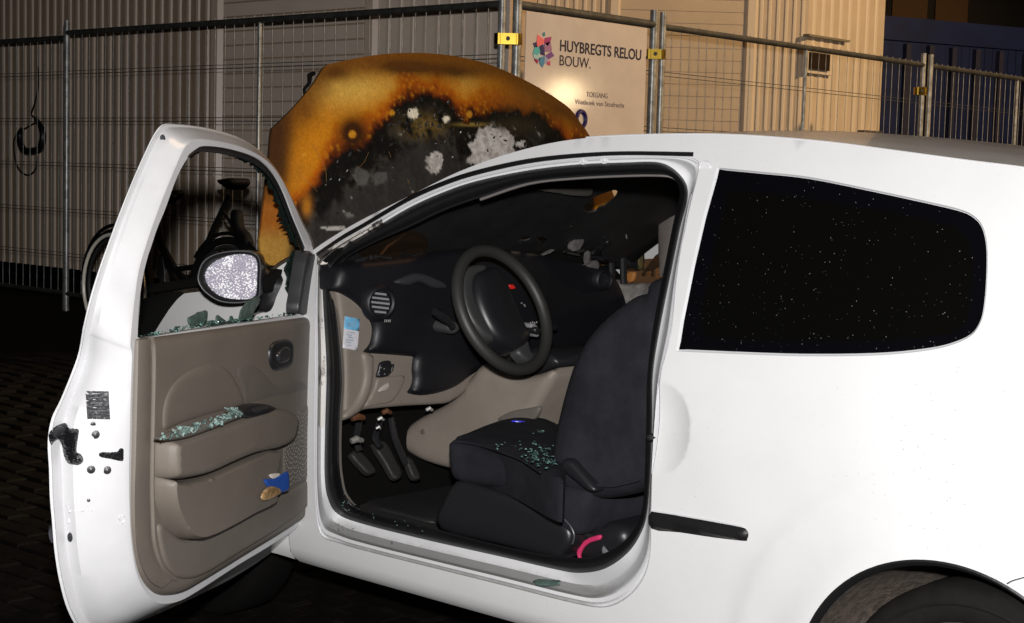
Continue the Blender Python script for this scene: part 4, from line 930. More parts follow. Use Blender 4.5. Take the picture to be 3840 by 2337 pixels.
# outer silhouette (skin edge), and cabin-side frame edge, corresponding key points
DOORK = [ # (outer silhouette on w=-TK), (inner edge on w=0)
 (c4([(1806,905)])[0], c4([(1796,915)])[0]), (c4([(1735,735)])[0], c4([(1708,700)])[0]), (c4([(1662,580)])[0], c4([(1640,545)])[0]), (c4([(1592,440)])[0], c4([(1572,420)])[0]),
 (c4([(1520,340)])[0], c4([(1500,338)])[0]), (c4([(1440,262)])[0], c4([(1410,282)])[0]), (c4([(1340,198)])[0], c4([(1300,240)])[0]), (c4([(1200,150)])[0], c4([(1170,213)])[0]),
 (c4([(1050,120)])[0], c4([(1070,205)])[0]), (c4([(920,108)])[0], c4([(1010,232)])[0]), (c4([(850,112)])[0], c4([(972,285)])[0]), (c4([(800,165)])[0], c4([(930,380)])[0]),
 (c4([(740,285)])[0], c4([(880,500)])[0]), (c4([(660,465)])[0], c4([(810,680)])[0]), (c4([(580,665)])[0], c4([(745,870)])[0]), (c4([(515,840)])[0], c4([(700,1030)])[0]),
 (c4([(450,1020)])[0], c4([(678,1180)])[0]), (c4([(395,1200)])[0], c4([(662,1320)])[0]), (c4([(350,1390)])[0], c4([(648,1480)])[0]), (c5([(262,128)])[0], c5([(499,225)])[0]),
 (c5([(238,245)])[0], c5([(496,320)])[0]), (c5([(165,430)])[0], c5([(492,440)])[0]), (c5([(118,530)])[0], c5([(490,560)])[0]), (c5([(100,640)])[0], c5([(487,670)])[0]),
 (c5([(106,770)])[0], c5([(485,790)])[0]), (c5([(110,900)])[0], c5([(486,910)])[0]), (c5([(120,1020)])[0], c5([(490,1030)])[0]), (c5([(132,1160)])[0], c5([(500,1150)])[0]),
 (c5([(155,1300)])[0], c5([(520,1260)])[0]), (c5([(195,1440)])[0], c5([(555,1340)])[0]), (c5([(260,1545)])[0], c5([(600,1390)])[0]), (c5([(340,1565)])[0], c5([(650,1408)])[0]),
 (c5([(450,1525)])[0], c5([(730,1392)])[0]), (c5([(600,1465)])[0], c5([(830,1335)])[0]), (c5([(800,1375)])[0], c5([(1000,1225)])[0]), (c5([(1000,1272)])[0], c5([(1180,1115)])[0]),
 (c5([(1180,1150)])[0], c5([(1310,1020)])[0]), (c5([(1290,1040)])[0], c5([(1372,940)])[0]), (c5([(1370,900)])[0], c5([(1400,850)])[0]), (c5([(1385,700)])[0], c5([(1398,700)])[0]),
 (c5([(1385,400)])[0], c5([(1392,400)])[0]), (c5([(1385,80)])[0], c5([(1390,80)])[0])]
DO = crom([a for a, b in DOORK], 4, True); DI = crom([b for a, b in DOORK], 4, True)
def tkz(z): return .42+.58*sst(1.08, .88, z)
door_rings = []
for fr, w in ((0., -TK), (-.0, -TK+.006), (.035, -TK+.010), (.045, -TK+.020), (.16, -TK+.024), (.30, -TK+.052), (.55, -TK+.085), (.80, -.022), (.93, -.006), (1., 0.)):
    door_rings.append([dh(lerp2(a, b, fr), w*tkz(dh(a, -TK).z)) for a, b in zip(DO, DI)])
WIN = crom(c4([(682,1440),(690,1250),(712,1080),(742,950),(765,880),(805,760),(855,640),(905,500),(950,395),(1000,315),(1055,268),(1110,246),(1250,263),(1400,308),(1490,368),(1555,450),(1605,550),(1655,680),(1705,800),(1745,900)]), 4)
WIN += resamp(c4([(1745,900),(1690,1280),(1700,1300),(1400,1345),(1000,1400),(700,1450)]), 40, False)
din_loc = lambda p, w: ((dh(p, w)-HINGE).dot(DU), dh(p, w).z)
def dloc3(q, w): return HINGE+DU*q[0]+Z_*q[1]+DN*w
# cabin-side face of the frame
inl = [din_loc(p, 0) for p in DI]; wl_ = [din_loc(p, -.004) for p in WIN]
g2, gt, gd = cdt(inl, [wl_], .03)
mbd = MB(); 
v, f = loft(door_rings); mbd.add(v, f)
fv = [dloc3(q, -.004*math.exp(-(0/.01))) for q in g2]
mbd.add([dloc3(q, 0) for q in g2], orient([tuple(dloc3(q, 0)) for q in g2], gt, DN))
# outer skin, slightly bowed
hq = lambda p: dh(p, -TK*tkz(dh(p, -TK).z))
ol = [((hq(p)-HINGE).dot(DU), hq(p).z) for p in DO]
shift = (lambda q: q)
wol = [((hq(p)-HINGE).dot(DU), hq(p).z) for p in WIN]
g2, gt, gd = cdt(ol, [wol], .04)
sk = [dloc3(q, -TK*tkz(q[1])-.02*(1-math.exp(-(gd[i]/.12)**2))) for i, q in enumerate(g2)]
mbd.add(sk, orient([tuple(p) for p in sk], gt, -DN))
# window reveal
wr0 = [dloc3(q, 0) for q in wl_]; wr1 = [dloc3(q, -.012) for q in wl_]; wr2 = [hq(p) for p in WIN]
v, f = loft([wr0, wr1]); mbd.add(v, f)
door = mbd.build('door', JAMB, car, True, 38); door['label'] = 'open front door with shattered window and beige inner trim'
v, f = loft([wr1, [dloc3(q, -.016) for q in wl_], wr2]); mk('window_channel', v, f, RUB, door)
# rubber along the upper frame opening
i_top = [i for i, p in enumerate(WIN) if p[1] < c4([(0, 900)])[0][1] and p[0] > c4([(1000, 0)])[0][0]]
tp_ = [WIN[i] for i in i_top]
v, f = loft([[dh(p, .001) for p in tp_], [dh((p[0]-4, p[1]+9), .003) for p in tp_], [dh((p[0]-9, p[1]+18), -.004) for p in tp_], [dh((p[0]-11, p[1]+22), -.03) for p in tp_]], False); mk('window_rubber', v, f, RUB, door)
# glass teeth left along the frame
rngt = random.Random(8)
ft = [WIN[i] for i in i_top]
teeth = MB()
acc = 0
edge0 = []; edge1 = []
for k, p in enumerate(resamp(ft, 7, False)):
    fr = k/95.
    wdt = 6+18*sst(.1, .45, fr)+16*sst(.45, .8, fr)
    t_ = wdt*rngt.uniform(.45, 1.15); 
    # inward direction towards the window centre
    cx_, cy_ = 820, 900; dx, dy = cx_-p[0], cy_-p[1]; L_ = math.hypot(dx, dy); dx, dy = dx/L_, dy/L_
    edge0.append((p[0], p[1])); edge1.append((p[0]+dx*(t_+14), p[1]+dy*(t_+14)))
ev, ef = loft([[dh(p, -.045) for p in edge0], [dh(p, -.045) for p in edge1], [dh(p, -.049) for p in edge1], [dh(p, -.049) for p in edge0]], False)
SHD = mat('dark_green_glass', (.020, .034, .030), rough=.2, noise_amt=.6, noise_scale=70, bump=.5, bump_scale=90)
mk('glass_teeth', ev, ef, SHD, door, False)
# upright remains of glass beside the mirror triangle and along the sill of the window
def shard(px, w=-.05, m=SHARD, name='window_shard'): return slab(name, px, m, door, dplane(w), er=.002, h=.0015, back=.003, step=.012)
shard(c4([(1625,990),(1640,950),(1665,900),(1700,1000),(1715,1100),(1690,1230),(1668,1300),(1640,1290),(1645,1180),(1620,1130),(1632,1060),(1612,1010)]), -.05, SHD)
zg = lambda p: T(.4667, 300, 600, p)
shard(zg([(870,1270),(900,1255),(930,1240),(955,1222),(985,1218),(1010,1208),(1028,1218),(1022,1275),(1020,1310),(990,1340),(930,1345),(885,1330),(870,1300)]))
shard(zg([(1095,1290),(1100,1255),(1112,1246),(1140,1268),(1170,1290),(1175,1320),(1120,1345),(1100,1325)]))
shard(zg([(1205,1290),(1212,1255),(1222,1252),(1238,1282),(1230,1300)]))
shard(zg([(1280,1275),(1295,1210),(1325,1165),(1345,1140),(1390,1110),(1415,1090),(1440,1105),(1447,1125),(1425,1180),(1400,1215),(1390,1250),(1375,1280),(1300,1290)]))
shard(zg([(1010,1330),(1030,1295),(1075,1288),(1100,1300),(1095,1335),(1040,1345)]))
shard(zg([(1280,870),(1400,960),(1300,900)]) if False else zg([(1130,1330),(1180,1296),(1260,1275),(1280,1300),(1200,1335)]))
# crumbs along the window sill and armrest, fixed to the door
cs = MB()
def crumb2(mbx, c, s):
    n = 5; vv = []
    ax_ = Vector((rngt.gauss(0, 1), rngt.gauss(0, 1), rngt.gauss(0, 1))).normalized(); t_ = ax_.orthogonal().normalized(); b_ = ax_.cross(t_)
    for k in range(n): a = 2*math.pi*k/n; r = s*rngt.uniform(.5, 1.2); vv.append(c+(t_*math.cos(a)+b_*math.sin(a))*r)
    mbx.add(vv+[c+ax_*s*.5, c-ax_*s*.4], [(k, (k+1) % n, n) for k in range(n)]+[((k+1) % n, k, n+1) for k in range(n)])
base = crom(c4([(690,1462),(800,1428),(920,1400),(1050,1378),(1200,1352),(1400,1340),(1560,1318),(1740,1300)]), 8)
for k in range(300):
    i = rngt.choice(range(len(base))) if rngt.random() < .5 else rngt.randrange(len(base)//4, len(base))
    p = base[i]; crumb2(cs, dh((p[0]+rngt.uniform(-8, 8), p[1]-rngt.uniform(-3, 12)), rngt.uniform(-.05, .0)), rngt.choice([.001, .0015, .002, .003, .0055])*rngt.uniform(.7, 1.2))
o = cs.build('window_glass_crumbs', SHARDB, door, False); o['kind'] = 'stuff'
# trim panel
trim_px = crom(c5([(516,168),(506,400),(500,700),(496,900),(500,1050),(515,1180),(540,1275),(585,1340),(640,1368),(720,1355),(820,1300),(1000,1190),(1200,1068),(1330,978),(1380,905),(1398,810),(1392,740),(1382,620),(1380,400),(1386,70)]), 4)+crom(c5([(1384,60),(1370,46),(1200,66),(1000,92),(800,118),(620,142),(530,152),(518,160)]), 3)
trim = slab('door_trim', trim_px, BEI, door, dplane(.002), er=.022, h=.020, back=.012, bulge=.004, step=.022)
TW = .026
# pressed edge flange at the trim's free side
MB().tube([dh(p, TW-.002) for p in crom(c5([(590,150),(600,190),(602,300),(598,500),(594,700),(592,850),(596,1000),(604,1120),(640,1230),(700,1290)]), 5)], .0060, 8).build('trim_ridge', BEI, door)
v, f = loft([[dh(p, TW-.001) for p in crom(c5([(530,160),(525,400),(518,700),(512,900),(518,1100),(540,1215),(585,1300),(640,1335)]), 5)], [dh(p, TW+.004) for p in crom(c5([(560,156),(556,400),(550,700),(548,900),(556,1100),(578,1205),(622,1280),(672,1310)]), 5)], [dh(p, TW-.001) for p in crom(c5([(588,152),(588,400),(584,700),(582,900),(592,1100),(612,1190),(655,1252),(700,1285)]), 5)]], False)
mk('trim_flange', v, f, BEI, door)
# speaker bulge (upper round panel), wave panel, armrest, pocket
slab('trim_dome', crom(c5([(640,480),(655,420),(690,360),(750,310),(820,280),(890,270),(950,300),(990,360),(1015,420),(1022,470),(860,515),(720,560),(645,590),(636,540)]), 4, True), BEI, door, dplane(TW-.004), er=.018, h=.007, back=.01, step=.016)
slab('trim_wave', crom(c5([(985,300),(1040,270),(1100,290),(1150,340),(1200,370),(1280,340),(1330,370),(1360,460),(1365,430),(1340,400),(1260,420),(1150,440),(1030,470),(1020,400)]), 3, True), BEID, door, dplane(TW-.003), er=.02, h=.004, back=.006, step=.018)
arm = slab('armrest', crom(c5([(612,640),(640,620),(720,590),(850,545),(960,510),(1060,475),(1150,478),(1195,492),(1208,530),(1200,590),(1180,640),(1120,672),(1000,700),(900,740),(800,785),(720,808),(640,818),(612,800),(606,720)]), 4, True), BEI, door, dplane(TW), er=.014, h=.050, back=.02, step=.012)
pk = slab('door_pocket', crom(c5([(610,808),(640,824),(720,818),(820,788),(960,728),(1112,672),(1116,760),(1110,850),(1105,930),(1000,985),(900,1040),(800,1088),(740,1102),(690,1082),(640,1000),(612,910)]), 4, True), BEI, door, dplane(TW), er=.008, h=.045, back=.02, step=.012)
slab('pocket_rim', crom(c5([(620,1030),(700,1085),(745,1104),(800,1092),(920,1038),(1105,936),(1250,868),(1345,808),(1392,775),(1397,830),(1370,905),(1200,1045),(1000,1170),(850,1262),(760,1290),(690,1270),(640,1180)]), 4, True), BEI, door, dplane(TW-.002), er=.010, h=.006, back=.01, step=.014)
slab('armrest_top', crom(c5([(625,622),(720,582),(850,545),(950,512),(1010,500),(1035,512),(960,545),(850,588),(740,625),(650,634)]), 4, True), BEID, door, dplane(TW+.050), er=.010, h=.010, back=.01, step=.014)
slab('pull_cup', crom(c5([(1012,515),(1000,500),(1040,472),(1100,460),(1150,466),(1178,482),(1150,500),(1090,518),(1040,526)]), 4, True), BLK, door, dplane(TW+.056), er=.010, h=.006, back=.02, step=.012)
slab('pull_cup_switch', crom(c5([(1065,490),(1100,474),(1140,474),(1135,488),(1090,502)]), 3, True), mat('satin_black', (.022, .022, .024), rough=.3), door, dplane(TW+.064), er=.004, h=.003, back=.01, step=.008)
cs2 = MB()
for k in range(230):
    t_ = rngt.uniform(0, 1); a = lerp2((650, 618), (1010, 500), t_); p = c5([(a[0]+rngt.uniform(-25, 20), a[1]+rngt.uniform(-14, 22)*(1 if t_ < .8 else .6))])[0]
    crumb2(cs2, dh(p, TW+.064), rngt.choice([.0015, .002, .003, .0045, .006])*rngt.uniform(.7, 1.2))
for k in range(8):
    p = c5([(950+rngt.uniform(0, 60), 490+rngt.uniform(0, 22))])[0]; q = dh(p, TW+.07); d = (DU*-.8+Z_*-.35+DN*rngt.uniform(-.2, .2)).normalized()
    cs2.box(q, d*.05, Z_*.003, DN*.002)
o = cs2.build('armrest_glass', mat('armrest_glass', (.24, .33, .31), rough=.12, noise_amt=.7, noise_scale=80, col2=(.04, .07, .065)), door, False); o['kind'] = 'stuff'
# inner handle with cup
hc = slab('handle_cup', crom(c5([(1145,200),(1165,170),(1200,158),(1235,155),(1252,175),(1253,240),(1240,285),(1190,304),(1160,300),(1144,265)]), 4, True), BLK, door, dplane(TW-.003), er=.012, h=.010, back=.01, step=.010)
slab('handle_lever', crom(c5([(1185,215),(1215,190),(1232,195),(1236,230),(1222,262),(1190,268),(1180,240)]), 4, True), mat('lever_black', (.020, .020, .022), rough=.3), door, dplane(TW+.006), er=.008, h=.010, back=.01, step=.008)
# loudspeaker perforations: dots on a spiral
cpx = c5([(1290, 680)])[0]; C0 = dh(cpx, TW+.004); dm = MB(); 
DOT = mat('perforation', (.36, .33, .30), rough=.6)
for k in range(330):
    r = .0062*math.sqrt(k); a = k*2.39996; dx, dz = r*math.cos(a), r*math.sin(a)*1.25
    P_ = C0-DU*dx*1.0+Z_*dz; q = proj(P_); cc5 = ((q[0]-100)/.7916, (q[1]-1150)/.7916)
    if not inside(cc5, [(1212,640),(1240,560),(1290,500),(1345,490),(1365,620),(1368,760),(1340,800),(1250,850),(1212,790)]): continue
    drop(dm, P_, DN, .0022)
o = dm.build('speaker_perforation', DOT, door); o['kind'] = 'stuff'
slab('speaker_panel', crom(c5([(1208,640),(1225,560),(1270,500),(1330,460),(1362,520),(1372,640),(1372,770),(1340,815),(1250,862),(1210,880),(1205,760)]), 4, True), BEID, door, dplane(TW-.004), er=.018, h=.007, back=.006, step=.016)
slab('pocket_bin', crom(c5([(1118,672),(1190,640),(1205,700),(1203,790),(1210,870),(1112,928),(1114,800)]), 3, True), BEID, door, dplane(TW-.004), er=.01, h=.004, back=.006, step=.018)
# screws and holes on the shut face
_DOa, _DIa = np.array(DO), np.array(DI)
_FR = np.linspace(0, 1, 41); _Q = _DOa[:, None]+(_DIa-_DOa)[:, None]*_FR[None, :, None]
def shut_fr(p):
    """picture point on the shut face -> depth by its place between silhouette and frame edge"""
    d = ((_Q-np.array(p))**2).sum(2); best = (0, float(_FR[np.unravel_index(d.argmin(), d.shape)[1]]))
    fr = best[1]; S = [(0., -TK+.006), (.035, -TK+.010), (.045, -TK+.020), (.16, -TK+.024), (.30, -TK+.052), (.55, -TK+.085), (.80, -.022), (.93, -.006), (1., 0.)]
    for (a, b), (c, d) in zip(S, S[1:]):
        if a <= fr <= c: return (b+(d-b)*(fr-a)/(c-a))*tkz(dh(p, -TK).z)
    return 0
SN = (DU*.86+DN*.5).normalized(); ST = (DN*.86-DU*.5).normalized()
def shp(p, out=0.): return dh(p, shut_fr(p))+SN*out
def disc(name, p, r, m, parent=door, out=.002, rz=1.):
    c = shp(p, out); vv = [c+SN*.001]; n = 16
    R1 = [c+(ST*math.cos(2*math.pi*k/n)+Z_*math.sin(2*math.pi*k/n)*rz)*r for k in range(n)]; R2 = [q-SN*.008+(q-c)*.15 for q in R1]
    v = vv+R1+R2; f = [(0, 1+k, 1+(k+1) % n) for k in range(n)]+[(1+k, 1+n+k, 1+n+(k+1) % n, 1+(k+1) % n) for k in range(n)]
    return mk(name, v, f, m, parent, False)
for q, r in (((314,557), .0052), ((326,607), .0080), ((305,772), .0080), ((381,775), .0080), ((293,916), .0075)):
    d_ = disc('shut_face_screw', c5([q])[0], r, BLK); disc('screw_head', c5([q])[0], r*.45, mat('screw_grey', (.03, .03, .034), rough=.35), door, .0045)
disc('drain_plug', c5([(206,1093)])[0], .0048, HOLE, door, .002, 1.9)
disc('frame_hole', c4([(851,200)])[0], .0052, HOLE, door, .003, 1.5)
d_ = disc('trim_screw', c5([(553,450)])[0], .0065, mat('brown_plug', (.06, .052, .045), rough=.6), door, .012)
# data label, latch and check-strap slot
def shut_poly(name, pts, m, out=.003, back=.006, er=.003, h=.002, step=6.):
    q = resamp(c5(pts), step*.8); v2_, t_, d_ = cdt(q, [], step)
    nrm = SN; vv = [shp(p, out+h*min(d_[i]*.0006/er, 1)) for i, p in enumerate(v2_)]; n0 = len(vv)
    t_ = orient([tuple(p) for p in vv], t_, SN); bdd = {}
    for g in t_:
        for k in range(3): bdd.setdefault(tuple(sorted((g[k], g[(k+1) % 3]))), []).append((g[k], g[(k+1) % 3]))
    vv += [p-SN*back for p in vv[:n0]]
    return mk(name, vv, list(t_)+[(b, a, a+n0, b+n0) for e in bdd.values() if len(e) == 1 for a, b in e], m, door, True, 50)
lb = shut_poly('data_label', [(278,399),(388,401),(395,533),(287,531)], LABELD, .003, .002, .001, .0005)
LG = mat('label_text', (.17, .17, .175), rough=.5)
for (a, b_, w_, h_) in ((292,408,18,12),(362,406,20,16),(292,428,50,4),(350,434,26,10),(300,452,60,6),(340,462,44,5),(300,478,56,5),(305,490,70,4),(300,503,62,4),(306,515,40,4)):
    shut_poly('label_print', [(a, b_), (a+w_, b_), (a+w_, b_+h_), (a, b_+h_)], LG, .0050, .001, .001, .0002)
lt = shut_poly('latch', crom([(103,610),(125,575),(165,555),(190,556),(200,576),(245,580),(243,620),(236,685),(258,700),(268,728),(245,748),(195,740),(175,700),(166,655),(150,628),(128,640),(116,655)], 3, True), BLK, .004, .02, .006, .012)
shut_poly('latch_pawl', [(108,600),(150,562),(188,560),(180,600),(140,618)], mat('latch_steel', (.025, .025, .028), rough=.3), .016, .008, .005, .006)
disc('latch_bolt', c5([(238,722)])[0], .0085, mat('bolt_dark', (.04, .04, .042), rough=.3), door, .016)
shut_poly('striker_slot', crom([(342,700),(352,690),(400,690),(432,684),(440,673),(457,673),(459,700),(457,727),(440,730),(400,721),(352,712)], 3, True), BLK, .003, .01, .003, .002)
shut_poly('handle_end', [(106,1090),(112,1068),(124,1072),(134,1100),(132,1138),(120,1135),(110,1115)], mat('handle_grey', (.06, .06, .07), rough=.4), -.03, .03, .006, .004)
# creases pressed into the shut face
cre = mat('crease_grey', (.55, .55, .57), rough=.4)
for pts in ([(200,968),(260,968),(315,965)], [(205,970),(200,1040),(196,1100)], [(440,990),(462,995),(460,1020),(450,1030),(438,1000)], [(185,860),(190,930),(200,965)]):
    MB().tube([shp(p, -.0012) for p in crom(c5(pts), 4)], .0022, 6).build('pressed_crease', cre, door)
# hinge-side items: check strap bolt, black mirror triangle
tri = slab('mirror_triangle', crom(c4([(1748,900),(1785,925),(1808,915),(1812,1000),(1812,1130),(1800,1240),(1760,1298),(1690,1290),(1700,1180),(1720,1050)]), 2, True), RUBG, door, dplane(.0), er=.008, h=.007, back=.03, step=.012)
hk = MB().tube([dh(p, .01) for p in T(.3667, 1100, 850, [(265,660),(285,640),(280,560),(265,500)])], [.012, .014, .012, .008], 8).build('hinge_boot', BLK, door)
cb = c5([(1390, 452)])[0]; MB().tube([dh(cb, -.02), dh(cb, .012)], .010, 10).build('check_strap_bolt', mat('rusty_bolt', (.07, .045, .025), rough=.6), door)
# ---- mirror
MW = -.20
mpx = crom(c4([(1073,1060),(1098,982),(1160,932),(1260,907),(1370,904),(1435,925),(1460,980),(1458,1080),(1452,1180),(1405,1212),(1300,1226),(1200,1212),(1120,1160),(1082,1110)]), 4, True)
MN = (-hd+Vector((0, 0, .02))).normalized(); MU = ZZ.cross(MN).normalized(); MV = MN.cross(MU)
mc = dh(c4([(1270, 1065)])[0], MW); mpl = (mc, MU, MV, MN)
mir = slab('side_mirror', mpx, HOUS, door, mpl, er=.012, h=.010, back=.085, step=.012)
MG = bpy.data.materials.new('rain_glare_mirror'); MG.use_nodes = True; t = MG.node_tree; b = t.nodes['Principled BSDF']
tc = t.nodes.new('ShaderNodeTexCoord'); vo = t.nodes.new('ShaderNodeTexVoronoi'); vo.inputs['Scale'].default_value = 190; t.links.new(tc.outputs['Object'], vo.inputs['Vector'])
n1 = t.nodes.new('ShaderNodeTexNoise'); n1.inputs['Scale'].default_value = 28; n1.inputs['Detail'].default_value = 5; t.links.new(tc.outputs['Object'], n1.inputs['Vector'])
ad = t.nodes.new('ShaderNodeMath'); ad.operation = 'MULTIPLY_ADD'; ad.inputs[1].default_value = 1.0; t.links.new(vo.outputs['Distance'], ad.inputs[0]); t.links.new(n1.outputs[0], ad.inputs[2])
cr_ = t.nodes.new('ShaderNodeValToRGB'); cr_.color_ramp.elements[0].position = .72; cr_.color_ramp.elements[0].color = (.80, .80, .82, 1); cr_.color_ramp.elements[1].position = 1.15 if False else 1.0; cr_.color_ramp.elements[1].color = (.27, .255, .32, 1)  # flash glare on the droplets painted as pale speckle
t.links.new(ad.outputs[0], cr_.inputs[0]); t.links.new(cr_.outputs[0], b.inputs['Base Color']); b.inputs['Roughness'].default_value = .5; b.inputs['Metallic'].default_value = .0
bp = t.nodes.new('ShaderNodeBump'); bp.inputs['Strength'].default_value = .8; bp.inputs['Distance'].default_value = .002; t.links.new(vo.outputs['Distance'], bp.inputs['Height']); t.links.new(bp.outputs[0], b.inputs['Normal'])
slab('mirror_glass', crom(c4([(1113,1068),(1130,1010),(1190,960),(1270,930),(1360,922),(1420,940),(1442,985),(1440,1080),(1432,1180),(1395,1202),(1300,1205),(1210,1185),(1145,1135)]), 4, True), MG, door, (mc+MN*.010, MU, MV, MN), er=.003, h=.002, back=.004, step=.012)
MB().tube([mc+MN*.009+v_ for v_ in [onplane(p[0], p[1], mc+MN*.009, MN)-(mc+MN*.009) for p in mpx]], .0022, 6, True).build('mirror_rim', mat('rim_satin', (.05, .05, .055), rough=.3), door)
a0_ = dh(c4([(1440, 1010)])[0], MW+.0); 
slab('mirror_arm', crom(c4([(1452,985),(1500,1020),(1560,1045),(1640,1040),(1710,1000),(1690,1150),(1680,1290),(1560,1310),(1480,1290),(1430,1300),(1400,1300),(1450,1200),(1458,1080)]), 3, True), HOUS, door, (dh(c4([(1560,1150)])[0], -.12), MU, MV, MN), er=.03, h=.03, back=.06, step=.018)
# paper in the door pocket
pap = slab('snack_wrapper', crom(c5([(1124,818),(1170,815),(1180,812),(1235,780),(1243,800),(1240,870),(1205,880),(1160,860),(1140,850)]), 1, True), BLUEP, None, dplane(TW+.050), er=.002, h=.002, back=.003, step=.012)
tag(pap, 'torn blue snack wrapper with foil lining in the door pocket', 'wrapper')
slab('torn_card', crom(c5([(1150,800),(1165,792),(1195,790),(1202,798),(1185,812),(1165,815)]), 2, True), CARD, pap, dplane(TW+.048), er=.001, h=.001, back=.002, step=.01)
slab('foil', crom(c5([(1112,905),(1130,870),(1160,850),(1195,862),(1200,885),(1150,912),(1125,920)]), 2, True), FOIL, pap, dplane(TW+.054), er=.003, h=.004, back=.003, step=.008)

# ================================================================= FENCES
FZ = .20; FY = 3.825; FXR = -1.66
def fpost(name, p, top, r, parent, m=STEEL, base=None):
    b_ = base if base is not None else gz(p.x, p.y)
    return MB().tube([Vector((p.x, p.y, b_)), Vector((p.x, p.y, top))], r, 10).build(name, m, parent)
def rail(name, a, b_, r, parent, m=STEELD): return MB().tube([a, b_], r, 10).build(name, m, parent)
wire_me = {}; wrng = random.Random(4)
def wire(parent, a, b_, r, m=STEEL, name='wire'):
    """thin rod from a to b; alike rods share one mesh"""
    d = Vector(b_)-Vector(a); key = (round(d.length, 2), r, m.name)
    if key not in wire_me:
        q = MB().tube([Vector((0, 0, 0)), Vector((0, 0, d.length))], r, 5, caps=False); me = bpy.data.meshes.new('wire')
        me.from_pydata([tuple(v) for v in q.v], [], q.f); me.materials.append(m); me.polygons.foreach_set('use_smooth', [True]*len(me.polygons)); wire_me[key] = me
    o = bpy.data.objects.new(name, wire_me[key]); COL.objects.link(o); o.parent = parent
    o.location = Vector(a)-parent.location; o.rotation_euler = d.to_track_quat('Z', 'Y').to_euler(); return o
TOPZ = 2.255
def panel(A, B, label, group, postA=True, postB=True, wires=True, mid=None, top=TOPZ, spacing=.098, pr=.021, wr=.0024):
    e = empty('mesh_fence', (A.x, A.y, gz(A.x, A.y)), label, 'fence', group)
    d = (B-A); L = d.length; u = d.normalized()
    if postA: fpost('post', A, top+.09, pr, e)
    if postB: fpost('post', B, top+.09, pr, e)
    rail('top_rail', Vector((A.x, A.y, top)), Vector((B.x, B.y, top)), pr*.95, e)
    zb = max(gz(A.x, A.y), gz(B.x, B.y))+.13
    rail('bottom_rail', Vector((A.x, A.y, zb)), Vector((B.x, B.y, zb)), pr*.8, e)
    if wires:
        n = int(L/spacing)
        for k in range(1, n):
            p = A+u*(L*k/n); jx = u*wrng.gauss(0, .006); wire(e, (p.x, p.y, zb), (p.x+jx.x, p.y+jx.y, top+.03), wr)
        for z in (1.965, 1.62, 1.29, .95, .62):
            for dz in (-.012, .012): wire(e, (A.x, A.y, z+dz), (B.x, B.y, z+dz), wr, STEELD, 'wire')
    if mid is not None:
        for q in mid: p = A+u*q; fpost('mid_tube', p, top, .013, e, STEEL, zb)
    return e
u1 = at(250, 600, y=FY).x; u2 = at(1868, 600, y=FY).x; um = at(968, 600, y=FY).x
panel(Vector((u1, FY, 0)), Vector((u2, FY, 0)), 'long wire mesh fence panel behind the car, left of the sign', 'mesh fence panels', mid=[um-u1])
panel(Vector((u1-3.5, FY+.03, 0)), Vector((u1-.06, FY+.03, 0)), 'wire mesh fence panel at the left edge beside the hanging cable', 'mesh fence panels', top=TOPZ-.03)
s0 = at(1925, 600, x=FXR).y; s1 = at(2435, 600, x=FXR).y; s2 = at(2468, 600, x=FXR).y; s3 = at(3445, 600, x=FXR).y; s4 = at(3472, 600, x=FXR).y; s5 = at(3800, 600, x=FXR).y
sp = panel(Vector((FXR, s0, 0)), Vector((FXR, s1, 0)), 'narrow fence frame carrying the white sign board', 'mesh fence panels', pr=.026, top=TOPZ+.005, spacing=.10)
TR_ = at(3000, 197, x=FXR).z
panel(Vector((FXR, s2, 0)), Vector((FXR, s3, 0)), 'wire mesh fence panel in front of the warm beige building', 'mesh fence panels', top=TOPZ-.0, mid=[at(3005, 600, x=FXR).y-s2])
panel(Vector((FXR, s4, 0)), Vector((FXR, s5+3, 0)), 'wire mesh fence panel in front of the blue container', 'mesh fence panels', top=TOPZ-.0, mid=[s5-s4])
def clamp(px, py, w, label, x=None, y=None):
    c = at(px, py, x=x, y=y); e = empty('fence_clamp', c, label, 'clamp', 'fence clamps')
    ex = R0
    MB().box(c-hd*.03, ex*w, Z_*.060, hd*.006).build('plate', BRASS, e, False)
    for s in (-1, 1):
        MB().tube([c+ex*s*w*.40-Z_*.030, c+ex*s*w*.40+Z_*.030], .034, 12).build('saddle', BRASS, e)
    MB().tube([c-hd*.055, c-hd*.02], .012, 8).build('bolt', STEELD, e)
clamp(1905, 147, .11, 'brass coloured clamp joining two fence posts left of the sign', y=FY-.05)
clamp(2455, 204, .085, 'yellow clamp joining the sign frame to the next fence panel', x=FXR+.05)
clamp(3452, 342, .05, 'small clamp on the twin posts in front of the blue container', x=FXR+.05)
